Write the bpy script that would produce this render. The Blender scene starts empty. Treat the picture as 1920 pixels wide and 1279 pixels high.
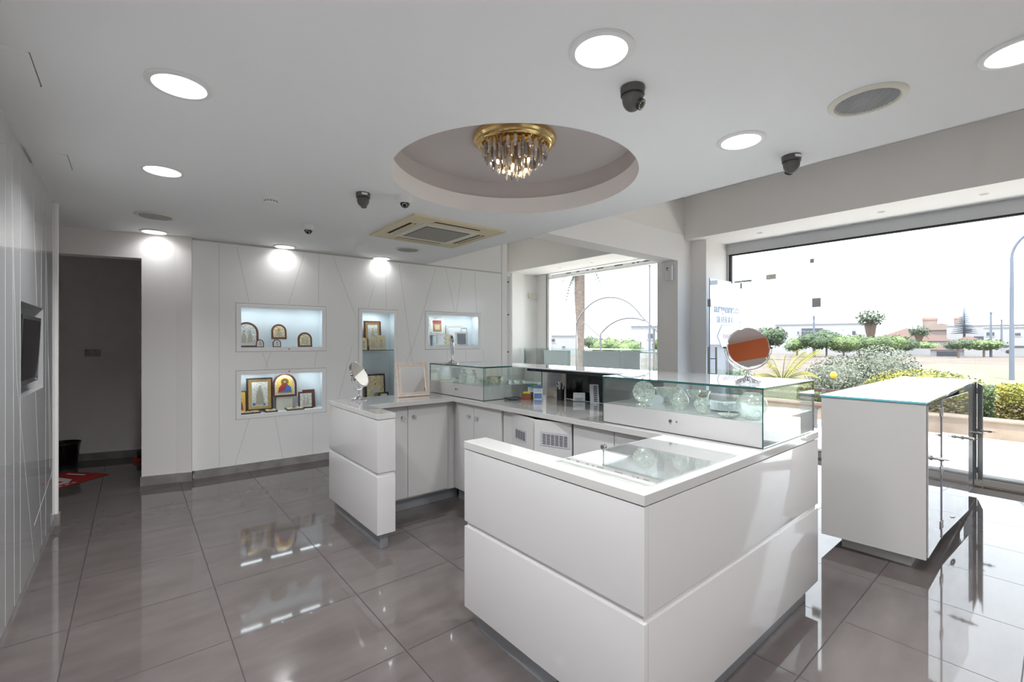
import bpy, bmesh, math, random
from mathutils import Matrix, Vector
random.seed(7)
S = bpy.context.scene
COL = S.collection
PI = math.pi
# ---------------------------------------------------------------- camera
cd = bpy.data.cameras.new('camera'); cam = bpy.data.objects.new('camera', cd); COL.objects.link(cam)
cd.sensor_width = 36.0; cd.lens = 857.0/1920*36.0; cd.clip_start = 0.05; cd.clip_end = 900
cam.location = (0, 0, 1.41); cam.rotation_euler = (PI/2, 0, math.radians(50.37-90))
S.camera = cam
# ---------------------------------------------------------------- view, sky, sun
S.view_settings.view_transform = 'Standard'; S.view_settings.look = 'None'
S.view_settings.exposure = 0.94; S.view_settings.gamma = 1.0; S.view_settings.use_curve_mapping = False
W = bpy.data.worlds.new('sky'); S.world = W; W.use_nodes = True
bg = W.node_tree.nodes['Background']; bg.inputs[0].default_value = (0.87, 0.93, 1.0, 1); bg.inputs[1].default_value = 2.6
def add_light(name, kind, loc, rot, power, color=(1, 1, 1), **kw):
    l = bpy.data.lights.new(name, kind); l.energy = power; l.color = color
    for k, v in kw.items(): setattr(l, k, v)
    o = bpy.data.objects.new(name, l); COL.objects.link(o); o.location = loc; o.rotation_euler = rot
    return o
add_light('sun', 'SUN', (0, 0, 30), (math.radians(18), 0, math.radians(-70)), 5.0, (1, 0.93, 0.84), angle=0.01)
# the two shop windows let the sky in: portals only steer the sampling of the sky
for (y0, y1) in ((-0.85, 3.0), (3.65, 6.55)):
    p = add_light('window_portal', 'AREA', (6.33, (y0+y1)/2, 1.37), (0, math.radians(90), 0), 1.0, shape='RECTANGLE', size=2.6, size_y=y1-y0)
    p.data.cycles.is_portal = True
LAMP_POWER = 9.2
# ---------------------------------------------------------------- materials
def P(name, color, rough=0.5, metal=0.0, coat=0.0, spec=0.5, emit=None, estr=0.0, alpha=1.0, trans=0.0, ior=1.45, coat_rough=0.03):
    m = bpy.data.materials.new(name); m.use_nodes = True
    b = m.node_tree.nodes['Principled BSDF']
    b.inputs['Base Color'].default_value = (*color, 1); b.inputs['Roughness'].default_value = rough
    b.inputs['Metallic'].default_value = metal; b.inputs['Coat Weight'].default_value = coat
    b.inputs['Coat Roughness'].default_value = coat_rough
    b.inputs['Specular IOR Level'].default_value = spec; b.inputs['IOR'].default_value = ior
    b.inputs['Transmission Weight'].default_value = trans
    if emit: b.inputs['Emission Color'].default_value = (*emit, 1); b.inputs['Emission Strength'].default_value = estr
    return m
def noisy(name, c1, c2, scale, rough=0.6, stretch=(1, 1, 1), detail=4, bump=0.0, coat=0.0, lo=0.35, hi=0.65):
    m = P(name, c1, rough, coat=coat); nt = m.node_tree; b = nt.nodes['Principled BSDF']
    tc = nt.nodes.new('ShaderNodeTexCoord'); mp = nt.nodes.new('ShaderNodeMapping'); mp.inputs['Scale'].default_value = stretch
    nz = nt.nodes.new('ShaderNodeTexNoise'); nz.inputs['Scale'].default_value = scale; nz.inputs['Detail'].default_value = detail
    cr = nt.nodes.new('ShaderNodeValToRGB'); cr.color_ramp.elements[0].color = (*c1, 1); cr.color_ramp.elements[1].color = (*c2, 1)
    cr.color_ramp.elements[0].position = lo; cr.color_ramp.elements[1].position = hi
    nt.links.new(tc.outputs['Object'], mp.inputs[0]); nt.links.new(mp.outputs[0], nz.inputs[0])
    nt.links.new(nz.outputs[0], cr.inputs[0]); nt.links.new(cr.outputs[0], b.inputs['Base Color'])
    if bump:
        bp = nt.nodes.new('ShaderNodeBump'); bp.inputs['Strength'].default_value = bump; bp.inputs['Distance'].default_value = 0.01
        nt.links.new(nz.outputs[0], bp.inputs['Height']); nt.links.new(bp.outputs[0], b.inputs['Normal'])
    return m
def glassy(name, tint=(0.93, 0.98, 0.96), refl=0.08, body=None, bodymix=0.0, rough=0.0):
    """thin clear glass: see-through with a fresnel reflection, optional cloudy body"""
    m = bpy.data.materials.new(name); m.use_nodes = True; nt = m.node_tree; nt.nodes.clear()
    out = nt.nodes.new('ShaderNodeOutputMaterial'); tr = nt.nodes.new('ShaderNodeBsdfTransparent'); tr.inputs[0].default_value = (*tint, 1)
    gl = nt.nodes.new('ShaderNodeBsdfGlossy'); gl.inputs['Roughness'].default_value = rough; gl.inputs[0].default_value = (1, 1, 1, 1)
    lw = nt.nodes.new('ShaderNodeLayerWeight'); lw.inputs[0].default_value = 0.5
    pw = nt.nodes.new('ShaderNodeMath'); pw.operation = 'POWER'; pw.inputs[1].default_value = 3.5
    mr = nt.nodes.new('ShaderNodeMapRange'); mr.inputs[3].default_value = refl; mr.inputs[4].default_value = 0.95
    nt.links.new(lw.outputs['Facing'], pw.inputs[0]); nt.links.new(pw.outputs[0], mr.inputs[0])
    base = tr
    if body:
        df = nt.nodes.new('ShaderNodeBsdfDiffuse'); df.inputs[0].default_value = (*body, 1)
        mx0 = nt.nodes.new('ShaderNodeMixShader'); mx0.inputs[0].default_value = bodymix
        nt.links.new(tr.outputs[0], mx0.inputs[1]); nt.links.new(df.outputs[0], mx0.inputs[2]); base = mx0
    mx = nt.nodes.new('ShaderNodeMixShader')
    nt.links.new(mr.outputs[0], mx.inputs[0]); nt.links.new(base.outputs[0], mx.inputs[1]); nt.links.new(gl.outputs[0], mx.inputs[2])
    nt.links.new(mx.outputs[0], out.inputs[0])
    return m
def patterned_glass(name, c=(0.80, 0.86, 0.80), scale=60, mixlo=0.25, mixhi=0.85, wave=False):
    m = glassy(name, (0.93, 0.97, 0.94), 0.12, c, 0.5, 0.05); nt = m.node_tree
    mx0 = [n for n in nt.nodes if n.type == 'MIX_SHADER'][0]
    tc = nt.nodes.new('ShaderNodeTexCoord')
    if wave:
        t = nt.nodes.new('ShaderNodeTexWave'); t.bands_direction = 'DIAGONAL'; t.inputs['Scale'].default_value = scale; t.inputs['Distortion'].default_value = 0.5
        o = t.outputs['Fac']
    else:
        t = nt.nodes.new('ShaderNodeTexNoise'); t.inputs['Scale'].default_value = scale; t.inputs['Detail'].default_value = 3; o = t.outputs[0]
    mr = nt.nodes.new('ShaderNodeMapRange'); mr.inputs[1].default_value = 0.4; mr.inputs[2].default_value = 0.6
    mr.inputs[3].default_value = mixlo; mr.inputs[4].default_value = mixhi
    nt.links.new(tc.outputs['Object'], t.inputs[0]); nt.links.new(o, mr.inputs[0]); nt.links.new(mr.outputs[0], mx0.inputs[0])
    return m
def tile_floor():
    m = P('glossy_grey_tile', (0.3, 0.28, 0.27), 0.13, ior=1.54); nt = m.node_tree; b = nt.nodes['Principled BSDF']; L = nt.links
    tc = nt.nodes.new('ShaderNodeTexCoord'); sp = nt.nodes.new('ShaderNodeSeparateXYZ'); L.new(tc.outputs['Object'], sp.inputs[0])
    def M(op, a, v=None, c=None):
        n = nt.nodes.new('ShaderNodeMath'); n.operation = op
        for i, q in enumerate((a, v, c)):
            if q is None: continue
            if isinstance(q, (int, float)): n.inputs[i].default_value = q
            else: L.new(q, n.inputs[i])
        return n.outputs[0]
    us = []; ids = []
    for ax, off in (('X', 0.357), ('Y', 0.711)):
        t = M('DIVIDE', M('SUBTRACT', sp.outputs[ax], off), 0.599)
        f = M('FRACT', t); ids.append(M('FLOOR', t))
        us.append(M('MINIMUM', f, M('SUBTRACT', 1.0, f)))
    d = M('MINIMUM', us[0], us[1]); grout = M('LESS_THAN', d, 0.0042)
    cmb = nt.nodes.new('ShaderNodeCombineXYZ'); L.new(ids[0], cmb.inputs[0]); L.new(ids[1], cmb.inputs[1])
    wn = nt.nodes.new('ShaderNodeTexWhiteNoise'); L.new(cmb.outputs[0], wn.inputs[0])
    mp = nt.nodes.new('ShaderNodeMapping'); mp.inputs['Scale'].default_value = (1.2, 4.0, 1); L.new(tc.outputs['Object'], mp.inputs[0])
    ad = nt.nodes.new('ShaderNodeVectorMath'); ad.operation = 'ADD'; L.new(mp.outputs[0], ad.inputs[0])
    sc = nt.nodes.new('ShaderNodeVectorMath'); sc.operation = 'SCALE'; sc.inputs[3].default_value = 9.0; L.new(wn.outputs['Color'], sc.inputs[0]); L.new(sc.outputs[0], ad.inputs[1])
    nz = nt.nodes.new('ShaderNodeTexNoise'); nz.inputs['Scale'].default_value = 2.4; nz.inputs['Detail'].default_value = 6; L.new(ad.outputs[0], nz.inputs[0])
    nz2 = nt.nodes.new('ShaderNodeTexNoise'); nz2.inputs['Scale'].default_value = 2.2; nz2.inputs['Detail'].default_value = 3; L.new(tc.outputs['Object'], nz2.inputs[0])
    fac = M('ADD', M('MULTIPLY', nz.outputs[0], 0.55), M('MULTIPLY', nz2.outputs[0], 0.45))
    cr = nt.nodes.new('ShaderNodeValToRGB'); cr.color_ramp.elements[0].position = 0.30; cr.color_ramp.elements[1].position = 0.70
    cr.color_ramp.elements[0].color = (0.094, 0.079, 0.075, 1); cr.color_ramp.elements[1].color = (0.140, 0.121, 0.116, 1); L.new(fac, cr.inputs[0])
    mx = nt.nodes.new('ShaderNodeMix'); mx.data_type = 'RGBA'; L.new(grout, mx.inputs[0]); L.new(cr.outputs[0], mx.inputs[6]); mx.inputs[7].default_value = (0.035, 0.032, 0.03, 1)
    L.new(mx.outputs[2], b.inputs['Base Color'])
    L.new(M('ADD', M('MULTIPLY', grout, 0.5), 0.045), b.inputs['Roughness'])
    return m
M_ = {}
M_['tile'] = tile_floor()
M_['skirt'] = noisy('grey_tile_skirting', (0.25, 0.23, 0.225), (0.36, 0.335, 0.325), 6, 0.25)
M_['ceil'] = P('white_ceiling_paint', (0.90, 0.895, 0.895), 0.85)
M_['wallp'] = P('white_wall_paint', (0.92, 0.89, 0.865), 0.8)
M_['greyp'] = P('grey_green_paint', (0.86, 0.82, 0.78), 0.8)
M_['gloss'] = P('white_gloss_laminate', (0.62, 0.605, 0.60), 0.28, coat=0.8, coat_rough=0.04)
M_['gloss2'] = P('white_lacquer', (0.50, 0.495, 0.49), 0.3, coat=0.7, coat_rough=0.06)
M_['matt'] = P('white_board', (0.60, 0.59, 0.58), 0.45)
M_['top'] = P('white_polished_worktop', (0.58, 0.57, 0.555), 0.12, coat=1.0, coat_rough=0.02)
M_['groove'] = P('groove_shadow_line', (0.58, 0.57, 0.55), 0.7)
M_['groovel'] = P('groove_pale_line', (0.66, 0.66, 0.65), 0.6)
M_['dark'] = P('dark_gap', (0.03, 0.03, 0.03), 0.8)
M_['plinth'] = P('brushed_grey_plinth', (0.36, 0.38, 0.40), 0.32, metal=0.55)
M_['chrome'] = P('chrome', (0.72, 0.72, 0.74), 0.08, metal=1)
M_['steel'] = P('satin_steel', (0.42, 0.41, 0.39), 0.28, metal=1)
M_['mirror'] = P('mirror_silver', (0.93, 0.93, 0.93), 0.005, metal=1)
M_['brass'] = P('polished_brass', (0.78, 0.55, 0.24), 0.18, metal=1)
M_['black'] = P('black_plastic', (0.018, 0.018, 0.02), 0.35)
M_['screen'] = P('black_screen', (0.01, 0.01, 0.012), 0.12)
M_['blackb'] = P('black_backing', (0.008, 0.009, 0.012), 0.15, coat=0.5)
M_['camg'] = P('dark_grey_casing', (0.10, 0.10, 0.095), 0.4)
M_['whitep'] = P('white_plastic', (0.80, 0.80, 0.79), 0.4)
M_['cream'] = P('aged_cream_plastic', (0.72, 0.62, 0.42), 0.5)
M_['creaml'] = P('pale_cream_plastic', (0.74, 0.71, 0.62), 0.5)
M_['beigep'] = P('beige_plastic', (0.70, 0.62, 0.50), 0.5)
M_['grille'] = P('grey_mesh_grille', (0.30, 0.30, 0.30), 0.6)
M_['lens'] = P('lamp_diffuser', (1, 1, 1), 0.5, emit=(1, 0.985, 0.96), estr=2.2)
M_['led'] = P('led_chip', (1, 1, 1), 0.5, emit=(0.92, 0.97, 1), estr=45.0)
M_['bulb'] = P('warm_bulb', (1, 0.8, 0.5), 0.3, emit=(1, 0.66, 0.32), estr=22.0)
M_['glass'] = glassy('clear_window_glass', (0.99, 1.0, 0.995), 0.03)
M_['sglass'] = glassy('showcase_glass', (0.962, 0.992, 0.983), 0.05)
M_['nglass'] = glassy('niche_glass', (0.99, 1, 1), 0.015)
M_['edge'] = P('green_glass_edge', (0.004, 0.07, 0.06), 0.1, coat=1)
M_['aqua'] = P('aqua_glass_edge', (0.12, 0.48, 0.55), 0.15, coat=1)
M_['frost'] = P('white_backed_glass', (0.86, 0.92, 0.93), 0.05, coat=1)
M_['topglass'] = glassy('reflective_top_glass', (0.96, 0.99, 0.985), 0.25, (0.88, 0.93, 0.93), 0.42)
[n for n in M_['topglass'].node_tree.nodes if n.type == 'MATH'][0].inputs[1].default_value = 2.3
M_['crystal'] = glassy('crystal_rod', (0.86, 0.88, 0.90), 0.30, (0.9, 0.9, 0.95), 0.22)
M_['smoke'] = glassy('smoky_crystal_rod', (0.40, 0.41, 0.44), 0.30, (0.3, 0.3, 0.32), 0.25)
M_['pglass'] = patterned_glass('engraved_glass', (0.86, 0.90, 0.84), 75, 0.16, 0.46)
M_['rglass'] = patterned_glass('ribbed_glass', (0.86, 0.90, 0.86), 110, 0.15, 0.65, wave=True)
M_['gglass'] = patterned_glass('green_tinted_glass', (0.55, 0.66, 0.52), 75, 0.18, 0.5)
M_['gold'] = P('gilt_metal', (0.80, 0.62, 0.28), 0.25, metal=1)
M_['silver'] = noisy('embossed_silver', (0.42, 0.43, 0.40), (0.82, 0.84, 0.80), 110, 0.3, bump=0.5, lo=0.40, hi=0.6)
M_['gilt'] = noisy('embossed_gilt', (0.46, 0.38, 0.22), (0.86, 0.74, 0.48), 55, 0.35, bump=0.5)
M_['wood'] = noisy('red_brown_wood', (0.08, 0.022, 0.014), (0.15, 0.045, 0.028), 14, 0.35, (1, 1, 8), coat=0.3)
M_['woodd'] = P('dark_walnut', (0.035, 0.018, 0.014), 0.4)
M_['woodl'] = noisy('champagne_moulding', (0.62, 0.50, 0.42), (0.74, 0.64, 0.56), 40, 0.4)
M_['robeb'] = P('blue_enamel', (0.05, 0.16, 0.40), 0.4)
M_['rober'] = P('red_enamel', (0.35, 0.05, 0.05), 0.4)
M_['skin'] = P('ochre_enamel', (0.45, 0.25, 0.12), 0.5)
M_['hair'] = P('brown_enamel', (0.09, 0.04, 0.02), 0.5)
M_['yellowg'] = P('yellow_gilt_ground', (0.85, 0.56, 0.12), 0.35)
M_['nichew'] = P('pale_blue_white_lining', (0.80, 0.87, 0.90), 0.5)
M_['paper'] = P('paper', (0.82, 0.84, 0.87), 0.7)
M_['paperb'] = P('blue_print', (0.12, 0.26, 0.55), 0.6)
M_['paperg'] = P('green_print', (0.10, 0.34, 0.10), 0.6)
M_['grey_card'] = P('grey_card', (0.50, 0.50, 0.53), 0.7)
M_['ink'] = P('dark_ink', (0.06, 0.06, 0.08), 0.7)
M_['card'] = P('brown_cardboard', (0.25, 0.09, 0.045), 0.6)
M_['creamc'] = P('cream_card', (0.68, 0.60, 0.40), 0.6)
M_['yellow'] = P('yellow_paper', (0.85, 0.80, 0.05), 0.6)
M_['red'] = P('red_carpet_mat', (0.42, 0.025, 0.02), 0.9)
M_['redp'] = P('red_plastic', (0.5, 0.03, 0.02), 0.5)
M_['white'] = P('white_print', (0.75, 0.73, 0.70), 0.8)
M_['orange'] = P('orange_wall_paint', (0.95, 0.27, 0.11), 0.6)
M_['alu'] = P('pale_aluminium', (0.62, 0.60, 0.56), 0.35, metal=0.3)
M_['aluf'] = P('window_aluminium', (0.55, 0.56, 0.57), 0.35, metal=0.4)
M_['vinyl'] = P('blue_grey_vinyl', (0.42, 0.48, 0.62), 0.6)
M_['socket'] = P('grey_socket', (0.5, 0.5, 0.5), 0.5)
# outdoors
M_['pave'] = P('pale_paving', (0.82, 0.80, 0.77), 0.7)
M_['pave_shade'] = noisy('paving_overhang_shade', (0.136, 0.133, 0.130), (0.166, 0.161, 0.157), 8, 0.8)
M_['stone'] = noisy('beige_stone', (0.183, 0.140, 0.110), (0.239, 0.194, 0.156), 3, 0.8)
M_['field'] = noisy('dry_field', (0.086, 0.068, 0.055), (0.112, 0.093, 0.079), 0.12, 0.95, (1, 1, 1), 8)
M_['verge'] = noisy('green_verge', (0.098, 0.108, 0.062), (0.133, 0.128, 0.088), 0.5, 0.95)
M_['leafy'] = noisy('yellow_green_leaves', (0.127, 0.139, 0.009), (0.227, 0.206, 0.018), 3, 0.6)
M_['leafg'] = noisy('mid_green_leaves', (0.036, 0.073, 0.018), (0.091, 0.127, 0.042), 2, 0.6)
M_['leafd'] = noisy('dark_green_leaves', (0.030, 0.058, 0.027), (0.060, 0.094, 0.045), 0.8, 0.6)
M_['leafl'] = noisy('light_green_leaves', (0.073, 0.127, 0.036), (0.127, 0.176, 0.066), 0.8, 0.6)
M_['leafo'] = noisy('silver_olive_leaves', (0.091, 0.109, 0.078), (0.157, 0.172, 0.136), 2, 0.6)
M_['leafb'] = noisy('brown_red_leaves', (0.073, 0.045, 0.021), (0.127, 0.109, 0.024), 4, 0.6)
M_['bluepine'] = P('blue_green_needles', (0.075, 0.11, 0.15), 0.7)
M_['trunk'] = noisy('palm_bark', (0.118, 0.086, 0.072), (0.204, 0.165, 0.142), 5, 0.9, (1, 1, 6))
M_['deadfr'] = P('dry_palm_skirt', (0.109, 0.073, 0.055), 0.9)
M_['render'] = P('white_render', (0.275, 0.281, 0.297), 0.8)
M_['renderp'] = P('pinkish_render', (0.212, 0.169, 0.151), 0.8)
M_['roof'] = P('terracotta_roof', (0.24, 0.165, 0.145), 0.8)
M_['winb'] = P('house_window_shade', (0.048, 0.055, 0.073), 0.4)
M_['plank'] = noisy('brown_planks', (0.060, 0.033, 0.021), (0.096, 0.058, 0.040), 6, 0.7)
M_['polem'] = P('galvanised_pole', (0.109, 0.127, 0.166), 0.5, metal=0.2)
M_['arcm'] = P('grey_tube_steel', (0.092, 0.092, 0.105), 0.5)
M_['carw'] = P('white_car_paint', (0.242, 0.242, 0.248), 0.3)
M_['orangep'] = P('orange_plastic', (0.85, 0.42, 0.03), 0.5)
# ---------------------------------------------------------------- mesh helper
class MB:
    """collects shapes, then becomes ONE mesh object"""
    def __init__(s): s.bm = bmesh.new(); s.T = Matrix.Identity(4); s.mi = 0
    def _fin(s, verts, T=None):
        MT = s.T @ T if T is not None else s.T
        bmesh.ops.transform(s.bm, matrix=MT, verts=verts)
        for v in verts:
            for f in v.link_faces: f.material_index = s.mi
        return s
    def box(s, x0, x1, y0, y1, z0, z1, bev=0.0, T=None):
        r = bmesh.ops.create_cube(s.bm, size=1); vs = r['verts']
        for v in vs: v.co = Vector(((x0+x1)/2+v.co.x*(x1-x0), (y0+y1)/2+v.co.y*(y1-y0), (z0+z1)/2+v.co.z*(z1-z0)))
        if bev > 0:
            es = list({e for v in vs for e in v.link_edges})
            rb = bmesh.ops.bevel(s.bm, geom=es, offset=bev, segments=2, profile=0.7, affect='EDGES')
            vs = list({v for f in rb['faces'] for v in f.verts})
            # gather whole island
            seen = set(vs); st = list(vs)
            while st:
                v = st.pop()
                for e in v.link_edges:
                    o = e.other_vert(v)
                    if o not in seen: seen.add(o); st.append(o)
            vs = list(seen)
        return s._fin(vs, T)
    def cyl(s, p0, p1, r0, r1=None, n=24, caps=True):
        p0 = Vector(p0); p1 = Vector(p1); d = p1-p0
        r = bmesh.ops.create_cone(s.bm, cap_ends=caps, segments=n, radius1=r0, radius2=r0 if r1 is None else r1, depth=d.length)
        T = Matrix.Translation((p0+p1)/2) @ d.to_track_quat('Z', 'Y').to_matrix().to_4x4()
        return s._fin(r['verts'], T)
    def sph(s, c, r, n=16, sc=(1, 1, 1), T=None):
        q = bmesh.ops.create_uvsphere(s.bm, u_segments=n, v_segments=max(6, n//2), radius=r)
        return s._fin(q['verts'], (T or Matrix.Identity(4)) @ Matrix.Translation(c) @ Matrix.Diagonal((*sc, 1)))
    def lathe(s, prof, c=(0, 0, 0), n=32, T=None, closed=False):
        rings = []; vs = []
        for (r, z) in prof:
            ring = [s.bm.verts.new((r*math.cos(2*PI*i/n), r*math.sin(2*PI*i/n), z)) for i in range(n)]
            rings.append(ring); vs += ring
        for a, b in zip(rings[:-1], rings[1:]):
            for i in range(n): s.bm.faces.new((a[i], a[(i+1) % n], b[(i+1) % n], b[i]))
        if not closed:
            if prof[0][0] > 1e-6: s.bm.faces.new(rings[0][::-1])
            if prof[-1][0] > 1e-6: s.bm.faces.new(rings[-1])
        return s._fin(vs, (T or Matrix.Identity(4)) @ Matrix.Translation(c))
    def tube(s, pts, r, n=8, T=None, radii=None):
        pts = [Vector(p) for p in pts]; rings = []; vs = []
        up = Vector((0, 0, 1))
        for i, p in enumerate(pts):
            a = pts[max(i-1, 0)]; b = pts[min(i+1, len(pts)-1)]; d = (b-a).normalized()
            u = d.cross(up) if abs(d.z) < 0.95 else d.cross(Vector((0, 1, 0)))
            u.normalize(); v = d.cross(u); rr = radii[i] if radii else r
            ring = [s.bm.verts.new(p+(u*math.cos(2*PI*k/n)+v*math.sin(2*PI*k/n))*rr) for k in range(n)]
            rings.append(ring); vs += ring
        for a, b in zip(rings[:-1], rings[1:]):
            for i in range(n): s.bm.faces.new((a[i], a[(i+1) % n], b[(i+1) % n], b[i]))
        s.bm.faces.new(rings[0][::-1]); s.bm.faces.new(rings[-1])
        return s._fin(vs, T)
    def prism(s, pts, z0, z1, T=None):
        """polygon in xy extruded along z"""
        a = [s.bm.verts.new((x, y, z0)) for x, y in pts]; b = [s.bm.verts.new((x, y, z1)) for x, y in pts]
        n = len(pts)
        for i in range(n): s.bm.faces.new((a[i], a[(i+1) % n], b[(i+1) % n], b[i]))
        s.bm.faces.new(a[::-1]); s.bm.faces.new(b)
        return s._fin(a+b, T)
    def poly(s, pts, T=None):
        a = [s.bm.verts.new(p) for p in pts]; s.bm.faces.new(a); return s._fin(a, T)
    def m(s, i): s.mi = i; return s
XZ = Matrix.Rotation(PI/2, 4, 'X')       # prism drawn in x,z : (x,y)->(x,z), extrusion along -y
MATRIX = {}
def wmat(o): return MATRIX.get(o.name, Matrix.Identity(4))
def thing(name, label, cat, loc=(0, 0, 0), rz=0.0, group=None, T=None):
    o = bpy.data.objects.new(name, None); COL.objects.link(o); o.empty_display_size = 0.05
    o.matrix_world = T if T is not None else Matrix.Translation(loc) @ Matrix.Rotation(rz, 4, 'Z')
    MATRIX[o.name] = o.matrix_world.copy()
    o['label'] = label; o['category'] = cat
    if group: o['group'] = group
    return o
def obj(name, mb, mats, parent=None, world=False, smooth=True, label=None, loc=None):
    """one mesh object; with world=True the shapes were given in room coordinates"""
    me = bpy.data.meshes.new(name); bm = mb.bm
    Tl = Matrix.Translation(loc) if loc is not None else Matrix.Identity(4)
    PM = wmat(parent) if parent is not None else Matrix.Identity(4)
    if world: bmesh.ops.transform(bm, matrix=(PM @ Tl).inverted(), verts=bm.verts)
    bmesh.ops.recalc_face_normals(bm, faces=bm.faces)
    bm.to_mesh(me); bm.free()
    if not isinstance(mats, (list, tuple)): mats = [mats]
    for m in mats: me.materials.append(m)
    o = bpy.data.objects.new(name, me); COL.objects.link(o)
    if parent is not None: o.parent = parent
    o.matrix_local = Tl
    MATRIX[o.name] = PM @ Tl
    if smooth:
        for p in me.polygons: p.use_smooth = True
        e = o.modifiers.new('edges', 'EDGE_SPLIT'); e.split_angle = math.radians(35)
    if label: o['label'] = label
    return o
def tag(o, label, cat, group=None):
    o['label'] = label; o['category'] = cat
    if group: o['group'] = group
    return o
def struct(name, mb, mats, smooth=False):
    o = obj(name, mb, mats, smooth=smooth); o['kind'] = 'structure'; return o
def lamp_in(parent, name, kind, loc, power, color=(1, 1, 1), rot=(0, 0, 0), **kw):
    o = add_light(name, kind, loc, rot, power, color, **kw); o.parent = parent; return o
def copy_tree(o, parent=None):
    c = o.copy(); COL.objects.link(c)
    if parent is not None: c.parent = parent
    for ch in o.children: copy_tree(ch, c)
    return c
def put(o, loc, label=None, rz=None, T=None):
    o.matrix_world = T if T is not None else Matrix.Translation(loc) @ Matrix.Rotation(rz or 0.0, 4, 'Z')
    MATRIX[o.name] = o.matrix_world.copy()
    if label: o['label'] = label
    return o
def text_mesh(body, size, xs=1.0, depth=0.0006, bold=0.0):
    cu = bpy.data.curves.new('lettering', 'FONT'); cu.body = body; cu.size = size; cu.extrude = depth; cu.offset = bold; cu.resolution_u = 3
    t = bpy.data.objects.new('lettering', cu); COL.objects.link(t)
    bpy.context.view_layer.update()
    me = bpy.data.meshes.new_from_object(t.evaluated_get(bpy.context.evaluated_depsgraph_get()))
    bpy.data.objects.remove(t); bpy.data.curves.remove(cu)
    for v in me.vertices: v.co.x *= xs
    return me
def text_obj(name, body, size, mat, parent, T, xs=1.0, depth=0.0006, bold=0.0):
    me = text_mesh(body, size, xs, depth, bold); me.materials.clear(); me.materials.append(mat)
    o = bpy.data.objects.new(name, me); COL.objects.link(o)
    if parent is not None: o.parent = parent
    o.matrix_local = T
    return o
#@@STRUCTURE
# ================================================================= SETTING
CZ = 2.46; CCX, CCY, CR = 1.915, 2.287, 0.783
mb = MB(); mb.box(-1.6, 6.5, -2.7, 7.8, -0.12, 0.0); struct('floor', mb, M_['tile'])
# ceiling slab with the round opening
mb = MB(); bm = mb.bm
outer = [(-1.6, -2.7), (3.09, -2.7), (3.09, 5.6), (3.09, 7.8), (-1.6, 7.8)]
ov = [bm.verts.new((x, y, CZ)) for x, y in outer]; N = 96
cv = [bm.verts.new((CCX+CR*math.cos(2*PI*i/N), CCY+CR*math.sin(2*PI*i/N), CZ)) for i in range(N)]
ed = [bm.edges.new((ov[i], ov[(i+1) % len(ov)])) for i in range(len(ov))] + [bm.edges.new((cv[i], cv[(i+1) % N])) for i in range(N)]
bmesh.ops.triangle_fill(bm, edges=ed, use_beauty=True)
top = [bm.verts.new((v.co.x, v.co.y, CZ+0.5)) for v in ov]
for i in range(len(ov)): bm.faces.new((ov[i], ov[(i+1) % len(ov)], top[(i+1) % len(ov)], top[i]))
mb.box(-1.6, 3.09, -2.7, 7.8, 2.95, 2.97)
mb.box(-1.7, 6.7, -2.8, 7.9, 3.3, 3.5); mb.box(6.5, 6.7, -2.8, 7.9, 2.76, 3.3); mb.box(-1.7, 6.7, 7.8, 7.9, 0, 3.3); mb.box(-1.7, -1.6, -2.8, 7.9, 0, 3.3); mb.box(-1.7, 6.7, -2.85, -2.76, 0, 3.3)
struct('ceiling', mb, M_['ceil'])
# the round recess above the opening: a lower ring, a step, an upper drum with its lid
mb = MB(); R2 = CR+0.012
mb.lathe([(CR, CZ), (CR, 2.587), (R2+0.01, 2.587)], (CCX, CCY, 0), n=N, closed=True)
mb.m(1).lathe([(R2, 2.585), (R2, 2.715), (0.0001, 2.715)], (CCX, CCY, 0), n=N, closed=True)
o = struct('trim_1', mb, [P('recess_ring_paint', (0.93, 0.89, 0.875), 0.85), P('recess_inner_shade', (0.60, 0.55, 0.535), 0.85)], smooth=True)  # upper drum and lid: same white, recess shade put into the darker colour
# cross beam between the shop floor and the window bay, and bulkhead over the windows
mb = MB(); mb.box(3.09, 5.4299, 3.19, 3.43, 2.455, 2.80); mb.box(5.4299, 5.599, 3.19, 3.43, 2.7396, 2.80); mb.m(1).box(3.09, 5.6, 3.185, 3.435, 2.80, 3.31)
struct('trim_2', mb, [M_['wallp'], M_['greyp']])
mb = MB(); mb.box(5.6005, 6.5, -2.7, 6.95, 2.74, 2.76); mb.m(1).box(5.6, 5.64, -2.7, 6.95, 2.7405, 3.31)
struct('trim_3', mb, [M_['wallp'], M_['greyp']])
# rear, side and closing walls
GR = P('grey_white_laminate', (0.80, 0.76, 0.73), 0.4)
mb = MB(); mb.box(-1.6, 3.09, -2.75, -2.6, 0, 2.20); mb.box(3.09, 6.5, -2.75, -2.6, 0, 3.3); mb.m(1).box(-1.6, 3.09, -2.75, -2.6, 2.20, 3.3); mb.m(2).box(-0.4, 6.5, -2.602, -2.597, 2.10, 2.106)
struct('wall_rear', mb, [GR, M_['orange'], M_['groove']])
def wall_with_hole(mb, x0, x1, ya, yb, z0, z1, h):
    hy0, hy1, hz0, hz1 = h
    mb.box(x0, x1, ya, hy0, z0, z1); mb.box(x0, x1, hy1, yb, z0, z1)
    mb.box(x0, x1, hy0, hy1, z0, hz0); mb.box(x0, x1, hy0, hy1, hz1, z1)
TVH = (3.53, 4.307, 1.105, 1.623)
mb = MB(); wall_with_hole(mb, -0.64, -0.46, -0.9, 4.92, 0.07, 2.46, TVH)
mb.box(-0.66, -0.64, 3.4, 4.4, 1.0, 1.75)
mb.m(1)
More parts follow.
